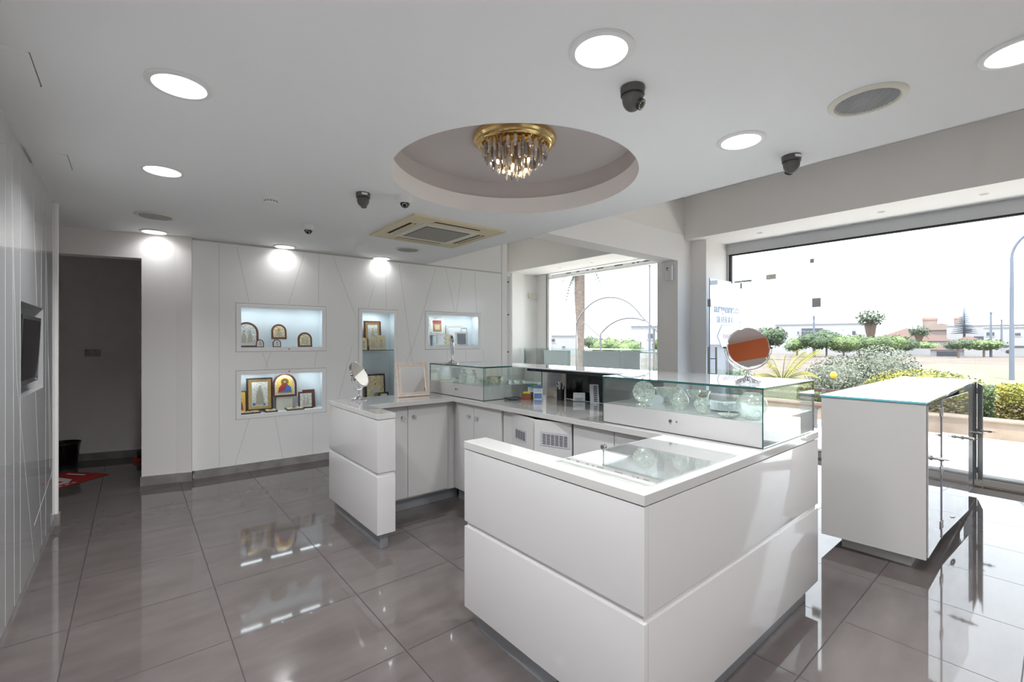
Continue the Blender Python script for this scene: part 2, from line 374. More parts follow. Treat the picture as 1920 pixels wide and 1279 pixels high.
def vstrip(mb, p, q, w=0.0025, d=0.0006):       # thin line on the left wall between two (y,z) points
    (ya, za), (yb, zb) = p, q; L = math.hypot(yb-ya, zb-za); a = math.atan2(zb-za, yb-ya)
    T = Matrix.Translation((-0.46, ya, za)) @ Matrix.Rotation(a, 4, 'X')
    mb.box(-d, d, 0, L, -w/2, w/2, T=T)
for yy in (3.147, 3.512, 4.42, 4.80):
    if TVH[0] < yy < TVH[1]: vstrip(mb, (yy, 0.08), (yy, 1.10)); vstrip(mb, (yy, 1.63), (yy, 2.45))
    else: vstrip(mb, (yy, 0.08), (yy, 2.45))
for p, q in (((3.25, 2.44), (3.42, 1.2)), ((3.42, 1.2), (3.95, 0.08)), ((3.36, 0.08), (3.30, 2.44)), ((3.874, 2.44), (4.05, 1.63)), ((4.25, 2.44), (4.22, 1.63)),
             ((3.99, 1.10), (4.25, 0.08)), ((4.55, 1.3), (4.72, 0.4)), ((4.74, 0.45), (3.95, 0.30)), ((4.40, 2.44), (4.62, 0.5)),
             ((0.6, 0.08), (1.0, 2.44)), ((2.2, 2.44), (1.7, 0.08)), ((2.8, 0.08), (2.6, 2.44))): vstrip(mb, p, q)
mb.m(2).box(-0.66, -0.445, 4.90, 4.95, 0.09, 2.46)
mb.m(0).box(-0.64, -0.62, 4.92, 5.0, 0, 2.46)
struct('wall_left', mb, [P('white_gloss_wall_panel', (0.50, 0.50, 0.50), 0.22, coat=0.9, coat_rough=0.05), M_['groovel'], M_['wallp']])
mb = MB(); mb.m(1).box(-1.6, -0.46, -2.7, -0.9, 0, 2.2); mb.m(0).box(-0.48, -0.46, -2.7, -0.9, 2.2, 2.46); mb.box(-1.6, -0.46, -0.95, -0.9, 2.2, 2.46)
struct('wall_left_rear', mb, [M_['orange'], GR])
mb = MB(); mb.box(-0.64, -0.466, -0.9, 4.925, 0, 0.075); mb.box(-0.64, -0.435, 4.90, 4.96, 0, 0.09)
struct('baseboard_left', mb, M_['skirt'])
# wall with the dark doorway (turned a little) and the passage behind it
DW = Matrix.Translation((0.327, 5.655, 0)) @ Matrix.Rotation(math.radians(-14.0), 4, 'Z')
mb = MB(); mb.T = DW
mb.box(-0.275, 0.0, 0, 0.16, 0.09, 2.46); mb.box(-1.8, -0.275, 0, 0.16, 2.215, 2.46); mb.box(-1.9, -1.3, 0, 0.16, 0, 2.3)
mb.T = Matrix.Identity(4); mb.prism([(0.327, 5.655), (0.452, 5.605), (0.47, 5.80), (0.34, 5.83)], 0.09, 2.46)
struct('wall_doorway', mb, M_['wallp'])
mb = MB(); mb.T = DW; mb.box(-0.283, 0.0, -0.012, 0.17, 0, 0.09)
mb.T = Matrix.Identity(4); mb.prism([(0.325, 5.642), (0.453, 5.591), (0.46, 5.66), (0.33, 5.70)], 0, 0.09)
struct('baseboard_doorway', mb, M_['skirt'])
PW = Matrix.Translation((0.02, 7.235, 0)) @ Matrix.Rotation(math.radians(-15.0), 4, 'Z')
mb = MB(); mb.T = PW; mb.box(-1.9, 1.0, 0, 0.1, 0, 2.46)
mb.T = Matrix.Identity(4); mb.box(-1.6, -1.5, 4.9, 7.9, 0, 2.46); mb.box(0.47, 0.57, 5.7, 7.6, 0, 2.46)
struct('wall_passage', mb, M_['wallp'])
mb = MB(); mb.T = PW; mb.box(-1.9, 1.0, -0.012, 0.0, 0, 0.085); struct('baseboard_passage', mb, M_['skirt'])
# niche wall, its own frame: s along the wall, +y into it
ANG = -math.atan(0.04)
NW = Matrix.Translation((0.46, 5.66, 0)) @ Matrix.Rotation(ANG, 4, 'Z')
HOLES = [(0.382, 1.312, 1.292, 1.820), (0.382, 1.312, 0.565, 1.092), (1.694, 2.212, 0.565, 1.816), (2.604, 3.517, 1.292, 1.820)]
mb = MB(); mb.T = NW
ss = sorted({0.0, 3.889, *[h[0] for h in HOLES], *[h[1] for h in HOLES]}); zs = sorted({0.084, 2.44, *[h[2] for h in HOLES], *[h[3] for h in HOLES]})
for a, b in zip(ss[:-1], ss[1:]):
    for c, d in zip(zs[:-1], zs[1:]):
        ms, mz = (a+b)/2, (c+d)/2
        if not any(h[0] < ms < h[1] and h[2] < mz < h[3] for h in HOLES): mb.box(a, b, 0, 0.33, c, d)
mb.m(1)
def ns(p, q, w=0.0035):
    L = math.hypot(q[0]-p[0], q[1]-p[1]); a = math.atan2(q[1]-p[1], q[0]-p[0])
    mb.box(0, L, -0.0008, 0.001, -w/2, w/2, T=Matrix.Translation((p[0], 0, p[1])) @ Matrix.Rotation(-a, 4, 'Y'))
for p, q in (((0.233, 0.09), (0.233, 2.43)), ((0.392, 2.42), (0.508, 1.83)), ((0.635, 1.285), (0.693, 1.1)), ((0.762, 0.56), (0.838, 0.09)),
             ((1.069, 2.43), (0.899, 1.83)), ((0.719, 1.285), (0.661, 1.1)), ((0.506, 0.56), (0.377, 0.09)), ((1.228, 2.43), (1.222, 1.83)), ((1.204, 1.285), (1.18, 1.1)), ((1.162, 0.56), (1.156, 0.09)),
             ((1.392, 2.42), (1.66, 1.72)), ((1.898, 2.12), (1.815, 1.83)), ((1.62, 1.35), (1.36, 0.35)), ((2.052, 2.43), (2.052, 1.83)), ((2.227, 2.42), (2.40, 1.267)), ((2.40, 1.267), (2.44, 0.95)),
             ((2.766, 2.42), (2.455, 1.41)), ((2.455, 1.41), (2.30, 1.05)), ((2.925, 2.42), (3.072, 1.83)), ((3.187, 2.42), (3.098, 1.83)), ((3.405, 2.42), (3.442, 1.83)), ((2.95, 1.28), (2.93, 0.9)), ((3.25, 1.28), (3.27, 0.9)), ((3.55, 1.28), (3.60, 0.9))): ns(p, q)
mb.m(1).box(-0.012, 3.90, 0.006, 0.01, 2.432, 2.46); mb.box(-0.012, 0.0, 0.004, 0.33, 0, 2.46); mb.box(3.889, 3.901, 0.004, 0.33, 0.084, 2.45)
mb.m(2).box(-0.02, 4.0, 0.012, 0.33, 2.44, 3.31); mb.box(3.90, 4.0, 0.0, 0.33, 0, 2.9)
struct('wall_back', mb, [P('white_satin_niche_panel', (0.94, 0.925, 0.90), 0.25, coat=0.35, coat_rough=0.08), M_['groove'], M_['wallp']])
mb = MB(); mb.T = NW; mb.box(0.02, 3.93, -0.012, 0.2, 0, 0.084); struct('baseboard_back', mb, M_['skirt'])
# window bay beyond the niche wall
mb = MB(); mb.box(4.32, 4.44, 5.56, 7.0, 0, 3.3); mb.box(4.32, 6.5, 6.92, 7.05, 0, 3.3); mb.box(5.69, 6.0, 6.86, 6.92, 0, 2.74)
struct('wall_bay', mb, M_['wallp'])
# facade: columns, sill, window frames and panes
mb = MB()
mb.box(5.43, 6.5, 3.19, 3.43, 0, 2.7395); mb.box(5.60, 6.5, 3.43, 3.60, 0, 2.74); mb.box(5.77, 6.38, 2.985, 3.19, 0, 2.74)
mb.box(6.38, 6.5, 6.60, 6.95, 0, 2.74); mb.box(6.3, 6.5, -2.7, -0.9, 0, 2.74); mb.box(6.34, 6.5, 2.99, 3.3, 0, 2.74)  # unseen end wall beside the big window is added to cut side light
struct('wall_facade', mb, M_['wallp'])
mb = MB()                                     # window 1, over the far display case
mb.box(6.36, 6.42, 3.6, 6.60, 2.64, 2.66); mb.box(6.36, 6.42, 3.6, 6.60, 0.0, 0.10); mb.box(6.36, 6.42, 6.53, 6.60, 0, 2.74); mb.box(6.36, 6.42, 3.58, 3.62, 0, 2.74)
mb.m(1).box(6.355, 6.365, 6.585, 6.60, 0, 2.74)
mb.m(2).box(6.385, 6.395, 3.6, 6.56, 0.1, 2.74)
struct('window_1', mb, [M_['whitep'], M_['dark'], M_['glass']])
mb = MB()                                     # window 2, the big shop front
mb.box(6.33, 6.43, -0.9, 3.0, 0.0, 0.075); mb.m(3).box(6.28, 6.44, -0.9, 3.0, 0, 0.012)
mb.m(1).box(6.34, 6.42, 2.955, 3.0, 0.07, 2.61); mb.m(4).box(6.35, 6.41, 2.935, 2.955, 0.07, 2.6)
mb.m(1).box(6.33, 6.36, -0.9, 3.0, 2.60, 2.74); mb.m(4).box(6.34, 6.40, -0.9, 2.96, 2.585, 2.60); mb.box(6.34, 6.42, -0.9, 2.95, 0.075, 0.082)
mb.m(2).box(6.385, 6.395, -0.9, 2.94, 0.08, 2.60)
struct('window_2', mb, [M_['alu'], M_['aluf'], M_['glass'], M_['stone'], M_['dark']])
#@@FURNITURE
# ================================================================= COUNTER
GL, TP, PL = M_['gloss'], M_['top'], M_['plinth']
def knob(parent, x, y, z, d, label=None):     # d: unit direction it sticks out
    mb = MB(); v = Vector(d); p = Vector((x, y, z))
    mb.cyl(p, p+v*0.004, 0.014, n=20); mb.cyl(p, p+v*0.018, 0.006, n=12); mb.cyl(p+v*0.016, p+v*0.028, 0.0125, 0.014, n=20)
    return obj('knob', mb, M_['chrome'], parent, world=True, label=label)
# far leg of the counter: end panel, long panel and a pair of doors facing the walkway
t = thing('counter_cabinet', 'white counter cabinet under the silver oval mirror, its narrow end facing the walkway gap', 'cabinet', (1.8, 3.64, 0))
mb = MB(); mb.box(1.25, 1.38, 2.915, 3.89, 0.11, 0.50, 0.004); mb.box(1.25, 1.38, 2.915, 3.89, 0.525, 0.880, 0.004); mb.box(1.258, 1.375, 2.923, 3.885, 0.115, 0.883)
mb.box(1.38, 2.85, 3.87, 3.89, 0.11, 0.883); mb.box(1.38, 2.84, 3.475, 3.50, 0.10, 0.883); mb.box(1.38, 2.84, 3.477, 3.87, 0.10, 0.13); mb.box(2.825, 2.85, 3.475, 3.87, 0.11, 0.883)
obj('body', mb, GL, t, world=True)
mb = MB(); mb.box(1.285, 1.345, 2.955, 3.86, 0, 0.112, 0.008); mb.box(1.345, 2.27, 3.525, 3.545, 0, 0.10); mb.box(1.345, 2.81, 3.84, 3.86, 0, 0.112)
obj('plinth', mb, PL, t, world=True)
for x0, x1, kx in ((1.385, 1.742, 1.696), (1.746, 2.125, 1.797)):
    mb = MB(); mb.box(x0, x1, 3.455, 3.474, 0.118, 0.872, 0.002); d = obj('door', mb, M_['matt'], t, world=True)
    knob(d, kx, 3.455, 0.781, (0, -1, 0))
# long leg
t = thing('counter_cabinet', 'white long counter cabinet with two doors, ajar vented doors, below both glass showcases', 'cabinet', (2.5, 2.3, 0))
mb = MB(); mb.box(2.825, 2.85, 1.34, 3.468, 0.11, 0.883); mb.box(2.215, 2.825, 1.35, 3.468, 0.10, 0.12); mb.box(2.21, 2.825, 2.645, 2.665, 0.12, 0.883); mb.box(2.21, 2.825, 2.02, 2.04, 0.12, 0.883)
mb.box(2.203, 2.22, 2.645, 2.765, 0.118, 0.883); mb.box(2.203, 2.22, 3.40, 3.453, 0.118, 0.883); mb.box(2.80, 2.82, 2.04, 2.64, 0.12, 0.88)
obj('body', mb, M_['matt'], t, world=True)
mb = MB(); mb.box(2.245, 2.265, 1.38, 3.46, 0, 0.10); mb.box(2.79, 2.81, 1.38, 3.46, 0, 0.10); obj('plinth', mb, PL, t, world=True)
for y0, y1, ky in ((3.14, 3.397, 3.194), (2.77, 3.136, 3.085), (1.695, 2.018, 1.759), (1.36, 1.69, 1.40)):
    mb = MB(); mb.box(2.185, 2.204, y0, y1, 0.118, 0.872, 0.002); d = obj('door', mb, M_['matt'], t, world=True)
    knob(d, 2.185, ky, 0.776, (-1, 0, 0))
def vent_door(hx, hy, fx, fy, z1, g0, g1, gz0, gz1, lab, plate=0.0):
    v = Vector((fx-hx, fy-hy, 0)); L = v.length; T = Matrix.Translation((hx, hy, 0)) @ Matrix.Rotation(math.atan2(v.y, v.x), 4, 'Z')
    mb = MB(); mb.T = T; mb.box(0.002, L, -0.009, 0.009, 0.118, z1, 0.0015); d = obj('door', mb, M_['matt'], t, world=True, label=lab)
    s = 1 if hy > fy else 1
    side = -1 if (T.to_3x3() @ Vector((0, 1, 0))).x > 0 else 1
    ya, yb = (0.009, 0.0125) if side > 0 else (-0.0125, -0.009)
    mb = MB(); mb.T = T; mb.box(g0, g1, ya, yb, gz0, gz1)
    mb.m(1); nc = 6 if g1-g0 > 0.2 else 4; cw = (g1-g0-0.03)/nc; yc = (0.0125, 0.0135) if side > 0 else (-0.0135, -0.0125)
    for i in range(nc):
        for k in range(7):
            zz = gz0+0.012+k*(gz1-gz0-0.024)/7
            mb.box(g0+0.015+i*cw+cw*0.12, g0+0.015+(i+1)*cw-cw*0.12, yc[0], yc[1], zz, zz+0.005)
    obj('vent_grille', mb, [M_['grey_card'], M_['dark']], d, world=True)
vent_door(2.20, 2.64, 2.118, 2.322, 0.872, 0.05, 0.235, 0.69, 0.775, 'ajar door with a small vent grille')
vent_door(2.20, 2.04, 2.118, 2.312, 0.872, 0.012, 0.235, 0.705, 0.80, 'ajar door with a wide vent grille')
# near leg
t = thing('counter_cabinet', 'white two-panel counter block nearest the camera, grey plinth below, low ledge at its left', 'cabinet', (1.9, 1.1, 0))
mb = MB()
for z0, z1 in ((0.11, 0.505), (0.53, 0.880)):
    mb.box(1.25, 1.272, 0.85, 1.876, z0, z1, 0.004); mb.box(1.2722, 2.858, 0.85, 0.872, z0, z1, 0.003); mb.box(1.2725, 1.38, 1.854, 1.876, z0, z1, 0.003)
mb.box(1.285, 2.85, 0.862, 0.885, 0.115, 0.883); mb.box(1.262, 1.285, 0.862, 1.865, 0.115, 0.88); mb.box(1.285, 1.375, 1.84, 1.865, 0.115, 0.88)
mb.box(1.36, 1.38, 1.33, 1.86, 0.11, 0.883); mb.box(2.835, 2.858, 0.872, 1.33, 0.11, 0.88); mb.box(1.38, 2.84, 1.30, 1.32, 0.11, 0.883); mb.box(1.27, 2.84, 0.87, 1.35, 0.105, 0.112)
obj('body', mb, GL, t, world=True)
mb = MB(); mb.box(1.295, 2.815, 0.895, 1.29, 0, 0.108, 0.006); mb.box(1.295, 1.345, 1.0, 1.835, 0, 0.108, 0.012); obj('plinth', mb, PL, t, world=True)
# one continuous worktop, U shaped
mb = MB()
U = [(1.248, 0.848), (2.86, 0.848), (2.86, 3.892), (1.248, 3.892), (1.248, 2.913), (1.382, 2.913), (1.382, 3.385), (2.14, 3.385), (2.14, 1.335), (1.382, 1.335), (1.382, 1.878), (1.248, 1.878)]
mb.prism(U, 0.884, 0.92)
o = obj('worktop', mb, TP, None, smooth=False)
bv = o.modifiers.new('bevel', 'BEVEL'); bv.width = 0.002; bv.segments = 2
tag(o, 'glossy white continuous worktop running round the U-shaped sales counter', 'worktop')
mb = MB(); mb.box(1.315, 1.98, 0.885, 1.315, 0.9202, 0.9262); mb.bm.faces.ensure_lookup_table()
for f in mb.bm.faces:
    if abs(f.normal.z) < 0.5: f.material_index = 1
o = obj('glass_sheet', mb, [glassy('clear_sheet', (0.985, 0.99, 0.99), 0.22), glassy('clear_sheet_edge', (0.80, 0.88, 0.87), 0.2)], None, smooth=False); tag(o, 'clear glass sheet lying on the near end of the white worktop', 'glass sheet')
# glass showcases on the worktop
def showcase(x0, x1, y0, y1, z0, zb, z1, label, lock_y):
    t = thing('glass_showcase', label, 'display case', ((x0+x1)/2, (y0+y1)/2, z0), group='glass showcases on the counter')
    g = 0.006
    mb = MB(); mb.box(x0+g, x1-g, y0+g, y1-g, z0+0.004, zb, 0.001); obj('base', mb, M_['gloss2'], t, world=True)
    mb = MB()
    mb.box(x0, x0+g, y0+g, y1-g, zb+0.001, z1-0.011)
    mb.box(x1-g, x1, y0+g, y1-g, z0+0.002, z1-0.011); mb.box(x0, x1, y0, y0+g, z0+0.002, z1-0.011); mb.box(x0, x1, y1-g, y1, z0+0.002, z1-0.011)
    mb.bm.normal_update()
    e = 0.0055
    for f in mb.bm.faces:
        c = f.calc_center_median(); a = f.calc_area()
        if a < 0.0075: f.material_index = 1
    obj('glass_walls', mb, [M_['sglass'], M_['edge']], t, world=True, smooth=False)
    mb = MB(); mb.box(x0-0.002, x1+0.002, y0-0.002, y1+0.002, z1-0.011, z1); mb.bm.normal_update()
    for f in mb.bm.faces:
        if abs(f.normal.z) < 0.5: f.material_index = 1
    obj('glass_top', mb, [M_['topglass'], M_['edge']], t, world=True, smooth=False)
    mb = MB(); mb.box(x0+0.0005, x0+g-0.0005, y0+g, y1-g, z0+0.004, zb); obj('front_panel', mb, M_['gloss2'], t, world=True)
    mb = MB(); mb.box(x0-0.0006, x0+0.001, y0+0.01, y1-0.01, z0+0.001, z0+0.004); obj('bottom_gap', mb, M_['dark'], t, world=True)
    mb = MB(); mb.cyl((x0+0.001, lock_y, z0+0.066), (x0-0.006, lock_y, z0+0.066), 0.009, n=20); mb.m(1).box(x0-0.0085, x0-0.006, lock_y-0.0012, lock_y+0.0012, z0+0.06, z0+0.072)
    obj('lock', mb, [M_['steel'], M_['dark']], t, world=True)
    mb = MB(); mb.cyl((x0-0.004, lock_y-0.035, z0+0.066), (x0, lock_y-0.035, z0+0.066), 0.004, n=12); obj('screw', mb, M_['steel'], t, world=True)
    return t
showcase(2.193, 2.848, 0.866, 1.785, 0.92, 1.035, 1.198, 'near glass showcase with engraved glassware, round mirror standing on top', 1.33)
showcase(2.193, 2.848, 3.009, 3.885, 0.92, 1.035, 1.198, 'far glass showcase of small vases beside the framed mirror', 3.42)
# middle shelf between them, dark underneath, with the black back board
t = thing('counter_shelf', 'glass-topped shelf with black underside and black back board between the two showcases', 'shelf', (2.7, 2.4, 0.92))
mb = MB(); mb.box(2.488, 2.85, 1.79, 3.004, 1.188, 1.198); mb.bm.normal_update(); obj('glass_top', mb, M_['frost'], t, world=True)
mb = MB(); mb.box(2.488, 2.85, 1.79, 2.81, 1.166, 1.187); obj('underside', mb, M_['blackb'], t, world=True)
mb = MB(); mb.box(2.835, 2.85, 1.79, 2.70, 0.921, 1.166); obj('back_board', mb, M_['blackb'], t, world=True)
mb = MB(); mb.box(2.832, 2.848, 2.702, 2.93, 0.921, 1.166); obj('end_board', mb, M_['beigep'], t, world=True, label='beige end board')
# free-standing cabinet at the right
t = thing('display_cabinet', 'free-standing white cabinet with thin glass top and glass doors, near the shop window', 'cabinet', (4.93, 0.79, 0))
X0, X1, Y0, Y1, Z0, Z1 = 3.66, 6.20, 0.53, 1.065, 0.085, 1.026
mb = MB(); CW = P('white_cabinet_board', (0.50, 0.485, 0.465), 0.45)
mb.prism([(X0-0.012, Y1), (X0+0.02, Y0), (X0+0.045, Y0), (X0+0.015, Y1)], Z0, Z1); mb.box(X1-0.02, X1, Y0, Y1, Z0, Z1); mb.box(X0, X1, Y1-0.02, Y1, Z0, Z1)
mb.box(X0+0.02, X1, Y0+0.01, Y1, Z0, Z0+0.02); mb.box(X0+0.02, X1, Y0+0.01, Y1, Z1-0.02, Z1)
for x in (4.16, 5.0, 5.82): mb.box(x-0.01, x+0.01, Y0+0.03, Y1, Z0, Z1)
obj('body', mb, CW, t, world=True)
mb = MB(); mb.box(X0+0.09, X1-0.1, Y0+0.08, Y1-0.09, 0, Z0, 0.004); obj('plinth', mb, CW, t, world=True)
for a, b in ((3.70, 4.15), (4.17, 4.99), (5.01, 5.81)):
    for z in (0.27, 0.46, 0.65, 0.84):
        mb = MB(); mb.box(a, b, Y0+0.04, Y1-0.02, z, z+0.012); obj('shelf', mb, M_['matt'], t, world=True)
mb = MB(); mb.prism([(X0-0.02, Y1+0.006), (X0+0.012, Y0-0.008), (X1+0.01, Y0-0.008), (X1+0.01, Y1+0.006)], 1.028, 1.040); mb.bm.normal_update()
for f in mb.bm.faces:
    if abs(f.normal.z) < 0.5: f.material_index = 1
obj('glass_top', mb, [M_['frost'], M_['aqua']], t, world=True, smooth=False)
CG = glassy('cabinet_door_glass', (0.92, 0.95, 0.96), 0.30, (0.80, 0.80, 0.83), 0.42)
for x in (4.158, 4.97, 5.85): mb = MB(); mb.box(x-0.012, x+0.012, Y0-0.012, Y0-0.001, Z0+0.01, Z1-0.005, 0.001); obj('hinge_rail', mb, P('grey_violet_profile', (0.22, 0.20, 0.26), 0.4), t, world=True)
def cab_door(xa, xb, ang, hinge_left, kx, kz, knobtype):
    hx = xa if hinge_left else xb; L = xb-xa
    T = Matrix.Translation((hx, Y0, 0)) @ Matrix.Rotation(ang if not hinge_left else -ang, 4, 'Z')
    sg = 1 if hinge_left else -1
    mb = MB(); mb.T = T; x_a, x_b = sorted((0, sg*L)); mb.box(x_a, x_b, -0.008, -0.002, Z0+0.012, Z1-0.012); mb.bm.normal_update()
    for f in mb.bm.faces:
        if f.calc_area() < 0.008: f.material_index = 1
    d = obj('glass_door', mb, [CG, M_['aluf']], t, world=True, smooth=False)
    for z in (Z0+0.10, 0.55, Z1-0.09):
        mb = MB(); mb.T = T; mb.box(sg*0.004 if sg > 0 else -0.022, 0.022 if sg > 0 else -0.004, -0.014, 0.004, z-0.028, z+0.028, 0.002); obj('hinge', mb, M_['steel'], d, world=True)
    mb = MB(); mb.T = T; p = (sg*kx, -0.008, kz)
    mb.cyl(p, (p[0], -0.05, kz), 0.008, n=12); mb.cyl((p[0], -0.045, kz), (p[0], -0.068, kz), 0.013, 0.009, n=16); mb.cyl((p[0], 0.006, kz), (p[0], -0.016, kz), 0.014, n=16)
    mb.box(p[0]-0.004, p[0]+0.004, -0.09, -0.06, kz-0.003, kz+0.003); obj('lock', mb, M_['steel'], d, world=True)
cab_door(3.70, 4.145, 0.0, False, 0.36, 0.69, 0)
cab_door(4.17, 4.99, math.radians(3.5), True, 0.62, 0.685, 0)
cab_door(5.01, 5.81, 0.0, True, 0.72, 0.60, 0)
cab_door(5.83, 6.19, math.radians(10), False, 0.30, 0.60, 0)
mb = MB(); mb.tube([(4.42, Y0-0.01, 0.165), (4.45, Y0-0.03, 0.168), (4.49, Y0-0.035, 0.16), (4.51, Y0-0.03, 0.15)], 0.006, 8); obj('key', mb, M_['steel'], t, world=True)
# low display case standing at the far window
t = thing('window_display_case', 'long glass display case with grey backing boards in front of the far shop window', 'display case', (6.1, 5.3, 0))
mb = MB(); mb.box(5.92, 6.27, 3.98, 6.78, 0.1, 0.92); mb.box(5.95, 6.24, 4.0, 6.74, 0, 0.1); obj('base', mb, M_['matt'], t, world=True)
mb = MB(); g = 0.006
mb.box(5.92, 5.926, 3.98, 6.78, 0.921, 1.27); mb.box(6.264, 6.27, 3.98, 6.78, 0.921, 1.27); mb.box(5.926, 6.264, 3.98, 3.986, 0.921, 1.27); mb.box(5.926, 6.264, 6.774, 6.78, 0.921, 1.27); mb.box(5.926, 6.264, 5.60, 5.606, 0.921, 1.27)
mb.bm.normal_update()
for f in mb.bm.faces:
    if f.calc_area() < 0.02: f.material_index = 1
PGE = P('pale_glass_edge', (0.45, 0.66, 0.60), 0.15)
obj('glass_walls', mb, [glassy('pale_case_glass', (0.975, 0.995, 0.99), 0.04), PGE], t, world=True, smooth=False)
mb = MB(); mb.box(5.91, 6.28, 3.88, 6.79, 1.27, 1.28); obj('glass_top', mb, [glassy('pale_top_glass', (0.85, 0.96, 0.93), 0.1)], t, world=True, smooth=False)
M_['lav'] = P('pale_lavender_board', (0.80, 0.78, 0.84), 0.7); M_['pwb'] = P('pale_white_board', (0.92, 0.95, 0.96), 0.7)
for (ya, yb, m) in ((5.80, 6.50, 'pwb'), (4.30, 5.50, 'lav')):
    mb = MB(); mb.box(6.20, 6.215, ya, yb, 0.922, 1.235); obj('back_board', mb, M_[m], t, world=True)
mb = MB(); mb.box(6.20, 6.212, 3.99, 4.30, 0.922, 0.94); mb.box(6.20, 6.212, 3.99, 4.02, 0.94, 1.23); mb.box(6.20, 6.212, 3.99, 4.30, 1.22, 1.235); obj('picture_frame', mb, M_['whitep'], t, world=True)
#@@DETAILS
# ================================================================= CEILING FITTINGS
def downlight(first=[None]):
    t = thing('downlight', 'x', 'ceiling light', (0, 0, CZ), group=None)
    mb = MB(); mb.lathe([(0.118, 0.002), (0.118, -0.003), (0.112, -0.008), (0.094, -0.009), (0.092, -0.003), (0.092, 0.002)], n=48, closed=True); obj('trim_ring', mb, M_['whitep'], t)
    mb = MB(); mb.lathe([(0.0001, -0.004), (0.092, -0.004)], n=48, closed=True); obj('diffuser', mb, M_['lens'], t)
    lamp_in(t, 'light', 'AREA', (0, 0, -0.012), LAMP_POWER, (0.95, 0.975, 1.0), shape='DISK', size=0.18, spread=math.radians(140))
    return t
dl = downlight()
spots = [(1.301, 1.066, 'large round ceiling downlight, the brightest near the dark dome camera, top centre-right'),
         (0.146, 2.313, 'round ceiling downlight at upper left, the larger of the two left ones'),
         (0.138, 3.537, 'round ceiling downlight at left, between the larger one and the ceiling speaker'),
         (0.153, 5.573, 'round ceiling downlight just before the dark doorway wall'),
         (1.296, 5.527, 'round ceiling downlight over the left wall niches'),
         (2.43, 5.526, 'round ceiling downlight over the tall middle niche, beyond the air conditioner'),
         (2.449, 1.079, 'round ceiling downlight between the two dark dome cameras at right'),
         (2.47, 0.098, 'round ceiling downlight cut off by the right edge of the photo'),
         (0.15, -0.2, '*round downlight behind the camera, by the left wall'), (1.3, -1.4, '*round downlight behind the camera, middle of the shop'), (2.45, -1.3, '*round downlight behind the camera, near the rear right corner'), (0.15, 1.0, '*round downlight just above and left of the camera, outside the photo')]
for i, (x, y, lab) in enumerate(spots):
    o = dl if i == 0 else copy_tree(dl)
    if y > 5:
        for c in o.children:
            if c.type == 'LIGHT': c.data = c.data.copy(); c.data.energy = LAMP_POWER*0.06
    put(o, (x, y, CZ), lab.strip('*')); o['group'] = 'ceiling downlights' if lab[0] != '*' else 'downlights behind the camera'
def speaker():
    t = thing('ceiling_speaker', 'x', 'speaker', (0, 0, CZ), group='ceiling speakers')
    mb = MB(); mb.lathe([(0.142, 0.002), (0.142, -0.004), (0.134, -0.010), (0.118, -0.012), (0.112, -0.004), (0.112, 0.002)], n=48, closed=True); obj('trim_ring', mb, M_['creaml'], t)
    mb = MB(); mb.lathe([(0.0001, -0.009), (0.06, -0.008), (0.112, -0.004)], n=48, closed=True)
    mb.m(1)
    for k in range(-10, 11):
        y = k*0.0105; w = math.sqrt(max(0, 0.108**2-y*y)); mb.box(-w, w, y-0.0012, y+0.0012, -0.0105, -0.0085)
    obj('grille', mb, [M_['grille'], P('grille_rib', (0.45, 0.45, 0.45), 0.5)], t)
    return t
sp = speaker()
for i, (x, y, rz, lab) in enumerate([(2.46, 0.548, 0.6, 'large round ceiling speaker with cream rim at upper right'), (0.14, 4.856, 0, 'round ceiling speaker at left, close to the doorway downlight'), (2.42, 4.789, 0, 'small-looking round ceiling speaker below the air conditioner')]):
    o = sp if i == 0 else copy_tree(sp); put(o, (x, y, CZ), lab, rz)
# dark dome cameras
def dome_dark(x, y, rz, lab, lenses):
    t = thing('dome_camera', lab, 'security camera', (x, y, CZ), rz, group='dark dome cameras')
    mb = MB(); mb.lathe([(0.049, 0.0), (0.050, -0.008), (0.047, -0.03), (0.044, -0.034)], n=36); mb.sph((0, 0, -0.045), 0.043, 24, (1, 1, 1.25)); obj('housing', mb, M_['camg'], t)
    mb = MB(); mb.lathe([(0.0475, -0.031), (0.0485, -0.0335), (0.0455, -0.036)], n=36, closed=True); obj('seam_ring', mb, M_['black'], t)
    T = Matrix.Translation((0, 0, -0.052)) @ Matrix.Rotation(math.radians(128), 4, 'Y')
    mb = MB(); mb.T = T; mb.cyl((0, 0, 0.025), (0, 0, 0.050), 0.024, 0.022, 28); l = obj('lens', mb, M_['black'], t)
    mb = MB(); mb.T = T; mb.cyl((0, 0, 0.049), (0, 0, 0.053), 0.010, n=20); obj('eye', mb, M_['screen'], l)
    mb = MB(); mb.T = T
    for k in range(12): mb.cyl((0.0165*math.cos(k*PI/6), 0.0165*math.sin(k*PI/6), 0.049), (0.0165*math.cos(k*PI/6), 0.0165*math.sin(k*PI/6), 0.0515), 0.0024, n=8)
    obj('infrared_diodes', mb, M_['alu'], l)
    mb = MB(); mb.box(-0.0505, -0.048, -0.02, 0.02, -0.022, -0.008, T=Matrix.Rotation(0.35, 4, 'Z')); obj('name_plate', mb, M_['whitep'], t)
    return t
dome_dark(1.593, 1.14, math.radians(-75), 'dark grey dome camera with visible lens, nearest to the large top downlight', True)
dome_dark(2.875, 0.986, math.radians(40), 'dark grey dome camera hanging at the ceiling edge above the shop window', False)
dome_dark(1.257, 3.177, math.radians(60), 'dark grey dome camera left of the round ceiling recess', False)
